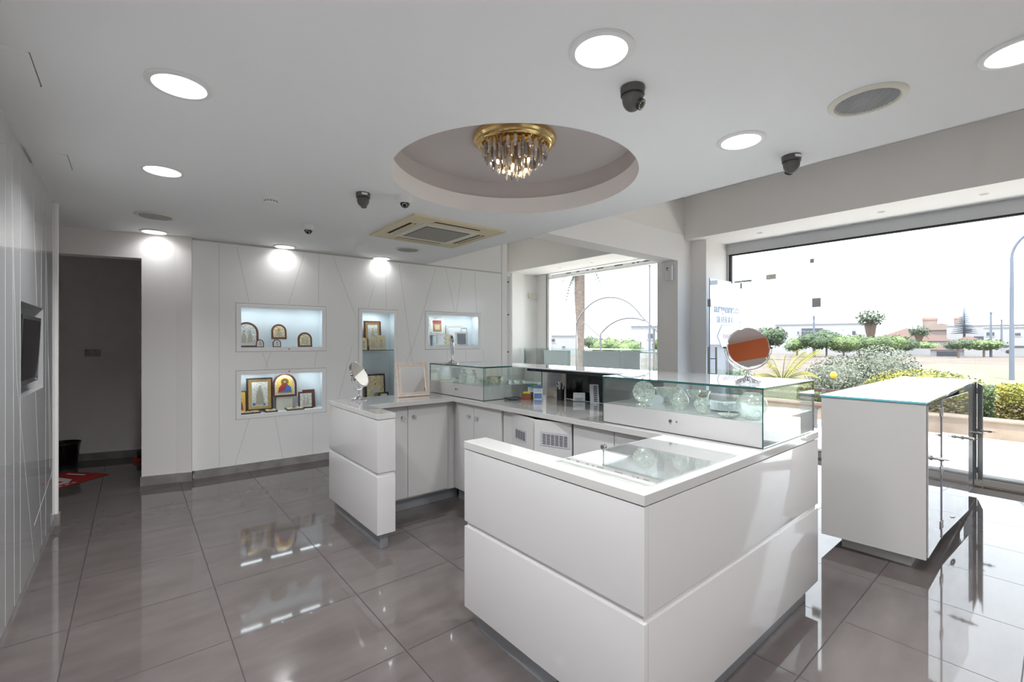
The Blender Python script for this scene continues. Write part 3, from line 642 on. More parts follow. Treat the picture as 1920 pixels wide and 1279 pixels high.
def dome_white(x, y, rz, lab):
    t = thing('dome_camera', lab, 'security camera', (x, y, CZ), rz, group='white dome cameras')
    mb = MB(); mb.lathe([(0.053, 0.0), (0.055, -0.012), (0.050, -0.038), (0.040, -0.046), (0.034, -0.047)], n=36); obj('housing', mb, M_['whitep'], t)
    mb = MB(); mb.sph((0, 0, -0.044), 0.035, 24, (1, 1, 1.05)); d = obj('bubble', mb, M_['screen'], t)
    mb = MB(); mb.T = Matrix.Translation((0, 0, -0.044)) @ Matrix.Rotation(math.radians(135), 4, 'Y'); mb.lathe([(0.016, 0.0325), (0.018, 0.031), (0.014, 0.034)], n=20, closed=True); obj('lens_ring', mb, M_['alu'], d)
    return t
dome_white(1.524, 3.065, math.radians(-120), 'white dome camera with black bubble at the left rim of the round recess')
dome_white(1.221, 4.373, math.radians(-120), 'white dome camera with black bubble between smoke detector and niche wall')
t = thing('smoke_detector', 'white smoke detector on the ceiling above the upper left niche', 'smoke detector', (0.778, 3.716, CZ))
mb = MB(); mb.lathe([(0.052, 0), (0.052, -0.016), (0.044, -0.018), (0.044, -0.034), (0.032, -0.042), (0.0001, -0.042)], n=36); obj('housing', mb, M_['whitep'], t)
mb = MB()
for k in range(14): mb.box(0.0435, 0.0452, -0.006, 0.006, -0.031, -0.021, T=Matrix.Rotation(k*PI/7, 4, 'Z'))
obj('air_slots', mb, M_['grille'], t)
# ceiling cassette air conditioner
t = thing('air_conditioner', 'cream ceiling cassette air conditioner with square grille beyond the round recess', 'air conditioner', (2.256, 3.87, CZ), math.radians(-0.5))
h = 0.478; mb = MB()
for a, b, c, d in ((-h, h, -h, -0.30), (-h, h, 0.30, h), (-h, -0.30, -0.30, 0.30), (0.30, h, -0.30, 0.30)): mb.box(a, b, c, d, -0.018, 0.0)
mb.lathe([(h*1.414, 0.0), (h*1.38, -0.016), (h*1.30, -0.020)], n=4, T=Matrix.Rotation(PI/4, 4, 'Z'), closed=True)
obj('panel', mb, M_['cream'], t)
mb = MB(); mb.box(-0.30, 0.30, -0.30, 0.30, -0.024, -0.014, 0.003); g = obj('return_frame', mb, M_['creaml'], t)
mb = MB(); mb.box(-0.235, 0.235, -0.235, 0.235, -0.0265, -0.0235)
mb.m(1)
for k in range(24): mb.box(-0.23, 0.23, -0.225+k*0.0192, -0.217+k*0.0192, -0.0278, -0.026)
obj('return_grille', mb, [M_['dark'], P('grille_slats', (0.52, 0.49, 0.42), 0.5)], g)
for k in range(4):
    mb = MB(); mb.T = Matrix.Rotation(k*PI/2, 4, 'Z'); mb.box(-0.24, 0.24, 0.375, 0.400, -0.0195, -0.017); mb.box(-0.24, 0.24, 0.335, 0.347, -0.0195, -0.017); mb.m(1).box(-0.24, 0.24, 0.350, 0.372, -0.026, -0.018, 0.002)
    obj('air_outlet', mb, [M_['dark'], M_['cream']], t)
# hatches in the ceiling along the left wall
for (x0, x1, y0, y1, lab, tilt) in ((-0.455, -0.288, 3.585, 3.87, 'small square ceiling hatch by the left wall, farther of the two', -0.02), (-0.455, -0.292, 2.40, 2.687, 'small square ceiling hatch by the left wall, cut by the photo edge', -0.03)):
    t = thing('ceiling_hatch', lab, 'ceiling hatch', ((x0+x1)/2, (y0+y1)/2, CZ), group='ceiling hatches')
    mb = MB(); mb.T = Matrix.Translation(((x0+x1)/2, (y0+y1)/2, CZ-0.005)) @ Matrix.Rotation(tilt, 4, 'X'); w = (x1-x0)/2-0.002; l = (y1-y0)/2-0.002; mb.box(-w, w, -l, l, -0.003, 0.003); obj('cover', mb, M_['ceil'], t, world=True)
    mb = MB(); mb.box(x1-0.0005, x1+0.001, y0, y1, CZ-0.001, CZ); mb.box(x0, x1, y1-0.001, y1+0.003, CZ-0.001, CZ); obj('gap', mb, M_['dark'], t, world=True)
# tiny recessed spots over the windows
def small_spot():
    t = thing('recessed_spotlight', 'x', 'spotlight', (0, 0, 2.74), group='small recessed spots over the windows')
    mb = MB(); mb.lathe([(0.034, 0.001), (0.034, -0.003), (0.026, -0.004), (0.024, 0.0)], n=24, closed=True); obj('trim_ring', mb, M_['creaml'], t)
    mb = MB(); mb.lathe([(0.0001, -0.001), (0.024, -0.0012)], n=24, closed=True); obj('lens', mb, M_['beigep'], t)
    return t
s0 = small_spot()
for i, (x, y, lab) in enumerate([(5.93, 2.385, 'tiny recessed spot over the big shop window, nearest the pillar'), (5.93, 1.198, 'tiny recessed spot over the big shop window, middle one'), (5.93, 0.461, 'tiny recessed spot over the big shop window, far right one'),
                                 (5.98, 5.857, 'tiny recessed spot over the far window, left one'), (5.98, 5.106, 'tiny recessed spot over the far window, middle one'), (5.98, 4.347, 'tiny recessed spot over the far window, right one by the beam')]):
    o = s0 if i == 0 else copy_tree(s0); put(o, (x, y, 2.74), lab)
# chandelier in the recess
t = thing('chandelier', 'brass ceiling chandelier with tiers of hanging crystal rods in the round recess', 'chandelier', (1.885, 2.25, 2.715))
mb = MB(); mb.lathe([(0.262, 0.0), (0.268, -0.012), (0.262, -0.03), (0.245, -0.04), (0.245, -0.05), (0.236, -0.058), (0.222, -0.062), (0.222, -0.052), (0.0001, -0.045)], n=72); obj('brass_plate', mb, M_['brass'], t)
mb = MB(); mb.lathe([(0.150, -0.05), (0.155, -0.075), (0.150, -0.08), (0.145, -0.05)], n=48, closed=True); mb.lathe([(0.08, -0.05), (0.085, -0.11), (0.078, -0.11), (0.075, -0.05)], n=36, closed=True); obj('inner_tiers', mb, M_['brass'], t)
proto = {}
def rod(r, ang, z0, L, mat):
    key = (mat, round(L, 2)); x, y = r*math.cos(ang), r*math.sin(ang)
    if key not in proto:
        mb = MB(); mb.lathe([(0.010, 0), (0.0115, -0.004), (0.0115, -L+0.03), (0.008, -L+0.012), (0.0001, -L)], n=8)
        proto[key] = obj('crystal_rod', mb, M_[mat], t, smooth=False); o = proto[key]
    else:
        o = proto[key].copy(); COL.objects.link(o)
    o.location = (x, y, z0); o.rotation_euler = (0, 0, ang)
    hk = ('hook',)
    if hk not in proto:
        m2 = MB(); m2.cyl((0, 0, -0.004), (0, 0, 0.005), 0.0125, n=10); proto[hk] = obj('cap', m2, M_['brass'], o); q = proto[hk]
    else:
        q = proto[hk].copy(); COL.objects.link(q); q.parent = o
    q.location = (0, 0, 0)
for (n, r, z0, L, off) in ((28, 0.200, -0.062, 0.075, 0.0), (23, 0.155, -0.082, 0.10, 0.1), (16, 0.108, -0.085, 0.13, 0.2), (10, 0.062, -0.105, 0.145, 0.0), (4, 0.024, -0.11, 0.15, 0.3)):
    for k in range(n): rod(r, off+2*PI*k/n, z0-(0.012 if k % 2 else 0), L, 'smoke' if (k % 3 == 1) else 'crystal')
for k in range(7):
    a = 2*PI*k/7+0.3; r = (0.125 if k % 2 else 0.075)
    mb = MB(); z = -0.165 if k % 2 else -0.195
    mb.cyl((r*math.cos(a), r*math.sin(a), -0.05), (r*math.cos(a), r*math.sin(a), z), 0.006, n=10); b = obj('bulb_holder', mb, M_['brass'], t)
    mb = MB(); mb.sph((r*math.cos(a), r*math.sin(a), z-0.012), 0.008, 10, (1, 1, 1.7)); obj('bulb', mb, M_['bulb'], b)
# ================================================================= NICHES
M_['nframe'] = P('white_niche_frame', (0.93, 0.92, 0.90), 0.4)
M_['robes'] = P('worn_silver_gilt', (0.50, 0.47, 0.38), 0.35, metal=0.6)
def niche(h, label, shelf=False):
    s0, s1, z0, z1 = h; t = thing('display_niche', label, 'display niche', T=NW @ Matrix.Translation(((s0+s1)/2, 0, z0)), group='lit niches in the back wall')
    def O(name, mb, m, par=t, **k): mb.bm.transform(NW); return obj(name, mb, m, par, world=True, **k)
    b = 0.049; a0, a1, c0, c1 = s0+b, s1-b, z0+b, z1-b
    mb = MB()
    for q in ((s0+.003, s1-.003, c1, z1-.003), (s0+.003, s1-.003, z0+.003, c0), (s0+.003, a0, c0, c1), (a1, s1-.003, c0, c1)): mb.box(q[0], q[1], -0.003, 0.016, q[2], q[3])
    O('frame', mb, M_['nframe'])
    mb = MB()
    mb.box(s0, s1, 0.004, 0.008, z0, z0+.003); mb.box(s0, s1, 0.004, 0.008, z1-.003, z1); mb.box(s0, s0+.003, 0.004, 0.008, z0, z1); mb.box(s1-.003, s1, 0.004, 0.008, z0, z1)
    O('gap', mb, M_['dark'])
    mb = MB(); D = 0.26
    mb.box(s0+.006, s1-.006, D, D+.006, z0+.006, z1-.006); mb.box(s0+.004, s0+.01, .018, D, z0+.006, z1-.006); mb.box(s1-.01, s1-.004, .018, D, z0+.006, z1-.006)
    mb.box(s0+.006, s1-.006, .018, D, c0-0.012, c0-0.004); mb.box(s0+.006, s1-.006, .018, D, z1-.012, z1-.006)
    O('lining', mb, M_['nichew'])
    mb = MB(); mb.box(a0-.005, a1+.005, 0.006, 0.010, c0-.005, c1+.005); O('glass', mb, M_['nglass'])
    n = 3 if s1-s0 > 0.6 else 1
    for k in range(n):
        x = s0+(s1-s0)*(k+0.5)/n
        mb = MB(); mb.cyl((x, 0.055, z1-0.012), (x, 0.055, z1-0.020), 0.022, n=20); f = O('led_spot', mb, M_['alu'])
        mb = MB(); mb.cyl((x, 0.055, z1-0.020), (x, 0.055, z1-0.0215), 0.014, n=16); O('led_chip', mb, M_['led'], f)
        lamp_in(t, 'niche_light', 'AREA', (x-(s0+s1)/2, 0.10, z1-z0-0.05), NICHE_POWER/(n if n > 1 else 1.5), (0.86, 0.95, 1.0), rot=(math.radians(8), 0, 0), shape='RECTANGLE', size=0.22, size_y=0.06)
    if shelf:
        mb = MB(); mb.box(a0-.01, a1+.01, 0.02, D-.002, 1.288, 1.296); O('glass_shelf', mb, [M_['sglass']], smooth=False)
        mb = MB(); mb.box(a0-.01, a1+.01, 0.018, 0.02, 1.288, 1.296); O('shelf_edge', mb, M_['edge'])
    return t
NICHE_POWER = 0.55
niche(HOLES[0], 'upper left lit niche holding five arched icons'); niche(HOLES[1], 'lower left lit niche packed with framed icons')
niche(HOLES[2], 'tall narrow lit niche with a glass shelf, middle of the back wall', True); niche(HOLES[3], 'right lit niche full of silver picture frames')
for (s, z, lab) in ((0.905, 1.318, 'small round lock in the lower frame of the upper left niche'), (0.905, 1.066, 'small round lock in the upper frame of the lower left niche'), (3.0, 1.318, 'small round lock in the lower frame of the right niche')):
    t = thing('niche_lock', lab, 'lock', T=NW @ Matrix.Translation((s, -0.003, z)), group='niche locks')
    mb = MB(); mb.cyl((0, 0, 0), (0, -0.004, 0), 0.009, n=20); obj('barrel', mb, M_['steel'], t); mb = MB(); mb.box(-0.001, 0.001, -0.0055, -0.004, -0.005, 0.005); obj('keyhole', mb, M_['dark'], t)
# --- icons: a wooden frame, a metal plaque, a plain haloed figure
def outline(w, h, arch, n=14):
    if not arch: return [(-w/2, 0), (w/2, 0), (w/2, h), (-w/2, h)]
    r = w/2; zc = max(h-r*1.02, h*0.4); pts = [(-w/2, 0), (w/2, 0), (w/2, zc)]
    pts += [(r*math.cos(a), zc+(h-zc)*math.sin(a)) for a in [PI*k/n for k in range(1, n)]]
    return pts+[(-w/2, zc)]
def slab(mb, pts, y0, y1, dx=0, dz=0): mb.prism([(x+dx, z+dz) for x, z in pts], -y1, -y0, T=XZ)
def icon(T, w, h, label, arch=False, frame='wood', plaque='silver', style=0, lean=0.16, border=0.13, group='icons in the niches', depth=0.016, cat='icon'):
    t = thing('framed_icon' if cat == 'icon' else 'photo_frame', label, cat, T=T, group=group)
    L = Matrix.Rotation(-lean, 4, 'X'); f = border*min(w, h)
    mb = MB(); mb.T = L; slab(mb, outline(w, h, arch), 0.0, depth); obj('frame', mb, M_[frame], t, smooth=False)
    mb = MB(); mb.T = L; slab(mb, outline(w-2*f, h-2*f, arch), -0.004, 0.0, 0, f); p = obj('plaque', mb, M_[plaque], t, smooth=False)
    iw, ih = w-2*f, h-2*f
    def fig(name, mat, fn):
        m_ = MB(); m_.T = L; fn(m_); return obj(name, m_, M_[mat], p)
    def disc(m_, x, z, r, y=-0.006): m_.cyl((x, y+0.002, z), (x, y, z), r, n=20)
    def robe(m_, x, z, ww, hh, y=-0.0065): slab(m_, [(x-ww/2, z), (x+ww/2, z), (x+ww*0.42, z+hh*0.55), (x+ww*0.14, z+hh), (x-ww*0.14, z+hh), (x-ww*0.42, z+hh*0.55)], y, y+0.003)
    c = f
    if style == 1:      # bust of a bearded figure in red and blue on a gold ground
        fig('ground', 'yellowg', lambda m_: slab(m_, outline(iw*0.82, ih*0.86, arch), -0.0055, -0.004, 0, c+ih*0.06))
        fig('halo', 'gold', lambda m_: disc(m_, 0, c+ih*0.66, iw*0.20, -0.0075)); fig('hair', 'hair', lambda m_: disc(m_, 0, c+ih*0.66, iw*0.125, -0.0085)); fig('face', 'skin', lambda m_: disc(m_, 0, c+ih*0.655, iw*0.08, -0.0095))
        fig('robe', 'rober', lambda m_: robe(m_, -iw*0.02, c+ih*0.12, iw*0.66, ih*0.46, -0.008))
        fig('cloak', 'robeb', lambda m_: slab(m_, [(-iw*0.25, c+ih*0.12), (iw*0.34, c+ih*0.12), (iw*0.30, c+ih*0.38), (iw*0.12, c+ih*0.54), (iw*0.02, c+ih*0.30)], -0.0095, -0.0065))
    elif style == 2:    # two small enamel faces over repousse robes
        for sx in (-0.16, 0.16):
            fig('halo', plaque, lambda m_: disc(m_, sx*iw, c+ih*0.66, iw*0.11)); fig('face', 'skin', lambda m_: disc(m_, sx*iw, c+ih*0.655, iw*0.045, -0.008)); fig('robe', 'robes', lambda m_: robe(m_, sx*iw, c+ih*0.12, iw*0.28, ih*0.48))
    elif style == 3:    # tall standing figure
        fig('panel', 'silver', lambda m_: slab(m_, outline(iw*0.7, ih*0.82, False), -0.0055, -0.004, 0, c+ih*0.09))
        fig('halo', 'silver', lambda m_: disc(m_, 0, c+ih*0.76, iw*0.14, -0.0075)); fig('face', 'skin', lambda m_: disc(m_, 0, c+ih*0.76, iw*0.05, -0.009)); fig('robe', 'robes', lambda m_: robe(m_, 0, c+ih*0.16, iw*0.36, ih*0.56, -0.009))
        fig('flowers', 'robeb', lambda m_: [disc(m_, -iw*0.26, c+ih*0.16, iw*0.07, -0.007), disc(m_, iw*0.2, c+ih*0.14, iw*0.05, -0.007)])
    elif style == 4:    # single small figure
        fig('halo', 'gold', lambda m_: disc(m_, 0, c+ih*0.64, iw*0.14)); fig('face', 'skin', lambda m_: disc(m_, 0, c+ih*0.635, iw*0.065, -0.008)); fig('robe', 'robes' if plaque != 'yellowg' else 'rober', lambda m_: robe(m_, 0, c+ih*0.12, iw*0.5, ih*0.42))
    elif style == 5:    # photo print
        fig('photo', 'grey_card', lambda m_: slab(m_, outline(iw*0.8, ih*0.82, False), -0.0055, -0.004, 0, c+ih*0.09))
    return t
def NT(s, y, z, rz=0.0): return NW @ Matrix.Translation((s, y, z)) @ Matrix.Rotation(rz, 4, 'Z')
Z1_, Z2_ = HOLES[0][2]+0.046, HOLES[1][2]+0.046
icon(NT(0.503, 0.13, Z1_), 0.232, 0.285, 'large arched silver icon cut off at the left of the upper niche', True, 'wood', 'silver', 2, 0.12, 0.10)
icon(NT(0.625, 0.09, Z1_), 0.080, 0.090, 'tiny arched icon beside the large one in the upper niche', True, 'wood', 'silver', 4)
icon(NT(0.832, 0.16, Z1_+0.095), 0.160, 0.175, 'arched gilt icon raised on a stand in the middle of the upper niche', True, 'wood', 'gilt', 4)
icon(NT(0.797, 0.09, Z1_), 0.085, 0.092, 'tiny arched icon under the raised one in the upper niche', True, 'wood', 'silver', 4)
icon(NT(1.105, 0.12, Z1_), 0.158, 0.178, 'arched gilt icon with two dark faces at the right of the upper niche', True, 'wood', 'gilt', 2)
t = thing('icon_stand', 'white block carrying the raised arched icon in the upper niche', 'stand', T=NT(0.832, 0.19, Z1_)); mb = MB(); mb.box(-0.05, 0.05, -0.02, 0.02, 0, 0.094, 0.003); obj('block', mb, M_['nichew'], t)
icon(NT(0.446, 0.14, Z2_), 0.112, 0.245, 'painted icon with gilt border cut off at the left of the lower niche', False, 'wood', 'yellowg', 4, 0.12, 0.10)
icon(NT(0.63, 0.12, Z2_+0.02), 0.262, 0.365, 'tall rectangular icon with gold border and silver figure in the lower niche', False, 'woodd', 'gold', 3, 0.10, 0.07)
icon(NT(0.885, 0.12, Z2_+0.155), 0.255, 0.272, 'arched icon of a bearded figure in blue and red, lower niche', True, 'wood', 'silver', 1, 0.10, 0.09)
t = thing('icon_stand', 'pale metal block carrying the blue and red arched icon in the lower niche', 'stand', T=NT(0.885, 0.16, Z2_)); mb = MB(); mb.box(-0.085, 0.085, -0.012, 0.03, 0, 0.154, 0.003); obj('block', mb, M_['creaml'], t)
icon(NT(1.110, 0.11, Z2_, -0.15), 0.165, 0.20, 'small rectangular silver icon at the right of the lower niche', False, 'wood', 'silver', 2, 0.18, 0.12)
icon(NT(1.165, 0.18, Z2_, 0.1), 0.14, 0.215, 'dark wooden frame tucked behind the small silver icon', False, 'wood', 'wood', 0, 0.14)
for (s, w, lab) in ((0.512, 0.235, 'flat icon lying at the left of the lower niche'), (0.735, 0.125, 'flat icon lying under the tall one in the lower niche'), (0.985, 0.19, 'flat icon lying at the right of the lower niche')):
    icon(NT(s, 0.035, Z2_+0.012, 0.06), w, 0.11, lab, False, 'woodd', 'gilt', 4, PI/2-0.12, 0.12, depth=0.012)
ZS, ZB = 1.2965, HOLES[2][2]+0.046
icon(NT(1.93, 0.13, ZS), 0.225, 0.375, 'tall gold icon with a silver figure on the glass shelf of the middle niche', False, 'wood', 'gold', 3, 0.08, 0.10)
icon(NT(1.775, 0.20, ZS), 0.05, 0.31, 'dark frame edge at the left of the glass shelf', False, 'wood', 'wood', 0, 0.05)
icon(NT(1.79, 0.07, ZS), 0.08, 0.16, 'small pale icon at the left end of the glass shelf', True, 'gilt', 'creamc', 4, 0.12, 0.06)
icon(NT(1.905, 0.06, ZS), 0.10, 0.175, 'small arched pale gilt icon, middle of the glass shelf', True, 'gilt', 'creamc', 2, 0.12, 0.06)
icon(NT(2.012, 0.06, ZS), 0.115, 0.19, 'small rectangular pale gilt icon, right on the glass shelf', False, 'gilt', 'creamc', 4, 0.12, 0.06)
icon(NT(1.965, 0.13, ZB+0.03), 0.27, 0.34, 'green-toned rectangular icon in dark frame, bottom of the middle niche', False, 'woodd', 'gilt', 4, 0.1, 0.08)
icon(NT(2.05, 0.06, ZB), 0.13, 0.135, 'small square icon in dark frame, bottom right of the middle niche', False, 'woodd', 'gilt', 4, 0.14, 0.16)
icon(NT(1.80, 0.17, ZB), 0.12, 0.43, 'dark icon frame behind the oval mirror, bottom of the middle niche', False, 'woodd', 'gilt', 0, 0.05, 0.12)
G4 = 'silver frames in the right niche'
for (s, y, z, w, h, fr, lab) in ((2.70, 0.16, Z1_, 0.13, 0.29, 'silver', 'narrow white and silver frame at the left of the right niche'), (2.90, 0.20, Z1_+0.155, 0.25, 0.26, 'silver', 'silver frame with a colour photo, highest in the right niche'),
                            (2.89, 0.08, Z1_, 0.13, 0.16, 'silver', 'small silver frame below the highest one'), (3.02, 0.09, Z1_, 0.11, 0.17, 'gilt', 'small gilt-silver frame in the middle of the right niche'),
                            (3.18, 0.18, Z1_, 0.27, 0.30, 'silver', 'wide silver frame with empty pale picture in the right niche'), (3.235, 0.08, Z1_, 0.19, 0.205, 'silver', 'dark picture in silver frame at the front right of the niche'), (3.36, 0.2, Z1_, 0.10, 0.27, 'camg', 'dark frame edge at the right of the right niche')):
    q = icon(NT(s, y, z), w, h, lab, False, fr, 'ink' if 'dark picture' in lab else ('paper' if fr != 'gilt' else 'gilt'), 0, 0.1, 0.13, G4, cat='photo frame')
    if 'colour photo' in lab:
        L = Matrix.Rotation(-0.1, 4, 'X')
        for nm, m_, pts in (('photo', 'skin', [(-0.07, 0.05), (0.07, 0.05), (0.07, 0.17), (-0.07, 0.17)]), ('photo_hat', 'rober', [(-0.07, 0.17), (0.07, 0.17), (0.07, 0.215), (-0.07, 0.215)]), ('photo_face', 'creamc', [(-0.035, 0.08), (0.035, 0.08), (0.04, 0.15), (-0.04, 0.15)])):
            mb = MB(); mb.T = L; slab(mb, pts, -0.0065 if nm != 'photo_face' else -0.0075, -0.004); obj(nm, mb, M_[m_], q)
t = thing('picture_riser', 'white riser under the highest silver frame in the right niche', 'stand', T=NT(2.90, 0.22, Z1_)); mb = MB(); mb.box(-0.07, 0.07, -0.015, 0.02, 0, 0.153, 0.003); obj('block', mb, M_['nichew'], t)
# ================================================================= WALL THINGS
t = thing('television', 'black flat television tilted in the recess of the left wall', 'television', (-0.55, 3.92, 1.35))
T0 = Matrix.Translation((-0.490, 3.93, 1.358)) @ Matrix.Rotation(math.radians(2.2), 4, 'Y')
mb = MB(); mb.T = T0; mb.box(-0.02, 0.02, -0.32, 0.32, -0.20, 0.20, 0.005); obj('casing', mb, M_['black'], t, world=True)
mb = MB(); mb.T = T0; mb.box(0.0203, 0.0215, -0.298, 0.298, -0.17, 0.178); obj('screen', mb, M_['screen'], t, world=True)
mb = MB(); mb.T = T0; mb.box(0.0203, 0.022, 0.20, 0.25, -0.190, -0.182); obj('badge', mb, M_['alu'], t, world=True)
mb = MB(); mb.box(-0.64, -0.55, 3.86, 4.0, 1.28, 1.42); obj('wall_bracket', mb, M_['black'], t, world=True)
t = thing('wall_socket', 'grey double socket plate on the dark passage wall', 'socket', T=PW @ Matrix.Translation((-0.405, 0, 1.27)))
mb = MB(); mb.box(-0.075, 0.075, -0.008, 0, -0.043, 0.043, 0.002); p_ = obj('plate', mb, M_['socket'], t)
mb = MB()
for x in (-0.04, 0.03):
    for dx, dz in ((0, 0.014), (-0.011, -0.008), (0.011, -0.008)): mb.box(x+dx-0.003, x+dx+0.003, -0.009, -0.0075, dz-0.004, dz+0.004)
obj('socket_holes', mb, M_['dark'], t)
mb = MB(); mb.box(-0.058, -0.048, -0.012, -0.007, 0.024, 0.034); mb.box(0.012, 0.022, -0.012, -0.007, 0.024, 0.034); obj('switches', mb, M_['dark'], t)
t = thing('waste_basket', 'black wire mesh waste basket in the dark passage behind the red mat', 'waste basket', (-0.60, 7.08, 0))
WM = glassy('fine_black_mesh', (0.10, 0.10, 0.10), 0.02, (0.012, 0.012, 0.012), 0.7)
mb = MB(); mb.lathe([(0.115, 0.01), (0.145, 0.275)], n=40, closed=True); obj('mesh_wall', mb, WM, t)
mb = MB(); mb.lathe([(0.145, 0.27), (0.150, 0.275), (0.148, 0.285), (0.142, 0.28)], n=40, closed=True); obj('rim', mb, M_['black'], t)
mb = MB(); mb.lathe([(0.118, 0.0), (0.118, 0.10), (0.0001, 0.09)], n=40); obj('bin_liner', mb, M_['black'], t)
t = thing('door_mat', 'red door mat with pale lettering lying askew in the passage', 'mat', (-0.201, 6.442, 0.0))
MA = Matrix.Rotation(math.radians(222.3), 4, 'Z')
mb = MB(); mb.T = MA; mb.box(0, 0.85, -0.52, 0.0, 0.001, 0.008, 0.002); obj('carpet', mb, M_['red'], t)
mb = MB(); mb.T = MA @ Matrix.Translation((0, 0, 0.0085))
mb.prism([(0.20, -0.36), (0.27, -0.36), (0.32, -0.14), (0.30, -0.10), (0.23, -0.16)], 0, 0.001); mb.prism([(0.30, -0.13), (0.55, -0.20), (0.55, -0.13), (0.32, -0.07)], 0, 0.001)
for k in range(5): mb.box(0.30+k*0.06, 0.33+k*0.06, -0.045, -0.02, 0, 0.001)
mb.box(0.06, 0.09, -0.42, -0.2, 0, 0.001); obj('lettering', mb, M_['white'], t)
t = thing('dustpan', 'black and red dustpan peeking out at the doorway edge in the passage', 'dustpan', (0.04, 6.95, 0))
mb = MB(); mb.box(-0.04, 0.16, -0.08, 0.10, 0.0, 0.035, 0.006); obj('pan', mb, M_['redp'], t)
mb = MB(); mb.box(-0.01, 0.15, -0.03, 0.09, 0.036, 0.115, 0.015); obj('brush', mb, M_['black'], t)
# intercom handset on the pillar
t = thing('intercom_handset', 'white wall handset on the grey side of the window pillar', 'intercom', (5.43, 3.30, 2.30))
mb = MB(); mb.box(5.375, 5.429, 3.275, 3.345, 2.205, 2.39, 0.012); obj('base', mb, M_['whitep'], t, world=True)
mb = MB(); mb.box(5.365, 5.392, 3.235, 3.272, 2.20, 2.395, 0.012); obj('handset', mb, M_['whitep'], t, world=True)
mb = MB(); mb.box(5.3735, 5.376, 3.295, 3.325, 2.355, 2.367); mb.box(5.3735, 5.376, 3.302, 3.316, 2.33, 2.342); obj('indicator', mb, M_['dark'], t, world=True)
t = thing('wall_chime', 'cream door chime box on the wall left of the far window', 'door chime', (6.25, 6.90, 2.32))
mb = MB(); mb.box(6.16, 6.35, 6.875, 6.919, 2.27, 2.375, 0.01); obj('box', mb, M_['whitep'], t, world=True); mb = MB(); mb.box(6.155, 6.215, 6.865, 6.874, 2.27, 2.37, 0.003); obj('cover', mb, M_['cream'], t, world=True)
# narrow panel with three dark studs at the end of the niche wall
t = thing('sliding_panel', 'narrow white upright panel edge with three dark studs, right end of the niche wall', 'panel', (4.52, 5.60, 0))
mb = MB(); mb.box(4.475, 4.56, 5.53, 5.55, 0, 2.42, 0.003); obj('panel', mb, M_['matt'], t, world=True)
for z in (2.33, 1.82, 1.24): mb = MB(); mb.cyl((4.50, 5.53, z), (4.50, 5.522, z), 0.012, n=14); obj('stud', mb, M_['black'], t, world=True)
# ================================================================= GLASS DOOR AND FITTINGS
t = thing('glass_door', 'open frameless glass door with steel bar handle and shop lettering', 'door', (5.94, 2.80, 0))
mb = MB(); mb.box(5.50, 6.34, 2.795, 2.807, 0.01, 2.19); mb.bm.normal_update()
for f in mb.bm.faces:
    if f.calc_area() < 0.03: f.material_index = 1
obj('pane', mb, [glassy('door_glass', (0.84, 0.91, 0.99), 0.08, (0.75, 0.82, 0.95), 0.05), M_['steel']], t, world=True, smooth=False)
for dy, s_ in ((-0.05, 1), (0.05, 1)):
    mb = MB(); mb.cyl((5.57, 2.80+dy, 0.90), (5.57, 2.80+dy, 1.335), 0.014, n=16); h_ = obj('bar_handle', mb, M_['steel'], t, world=True)
    for z in (1.0, 1.19): mb = MB(); mb.cyl((5.57, 2.80+dy, z), (5.57, 2.80, z), 0.007, n=10); obj('post', mb, M_['steel'], h_, world=True)
mb = MB(); mb.box(5.485, 5.555, 2.78, 2.822, 1.835, 1.93, 0.004); obj('lock', mb, M_['steel'], t, world=True)
TX = lambda x, z: Matrix.Translation((x-5.94, 2.792-2.80, z)) @ Matrix.Rotation(PI/2, 4, 'X')
text_obj('shop_name', 'argento', 0.155, M_['vinyl'], t, TX(5.60, 1.775), 1.42, bold=0.003)
text_obj('lettering', 'SILVER & GIFTS', 0.115, M_['vinyl'], t, TX(5.66, 1.645), 0.86)
HXC = (6.05, 1.47)
mb = MB(); mb.T = Matrix.Translation((HXC[0], 2.7935, HXC[1])) @ XZ; mb.prism([(-0.36, 0), (-0.24, 0.145), (0.24, 0.145), (0.36, 0), (0.24, -0.145), (-0.24, -0.145)], 0, 0.001)
st = obj('hexagon_sticker', mb, P('white_sticker', (0.88, 0.86, 0.90), 0.5), t, world=True)
mb = MB(); mb.T = Matrix.Translation((HXC[0], 2.7935, HXC[1])) @ XZ; a = [(-0.372, 0), (-0.248, 0.152), (0.248, 0.152), (0.372, 0), (0.248, -0.152), (-0.248, -0.152)]; b_ = [(x*0.965, y*0.965) for x, y in a]
for i in range(6): mb.prism([a[i], a[(i+1) % 6], b_[(i+1) % 6], b_[i]], 0.0008, 0.0018)
obj('sticker_border', mb, M_['vinyl'], t, world=True)
text_obj('sticker_lettering', 'PANDORA', 0.085, P('grey_violet_print', (0.45, 0.42, 0.55), 0.6), t, TX(5.83, 1.44), 1.0)
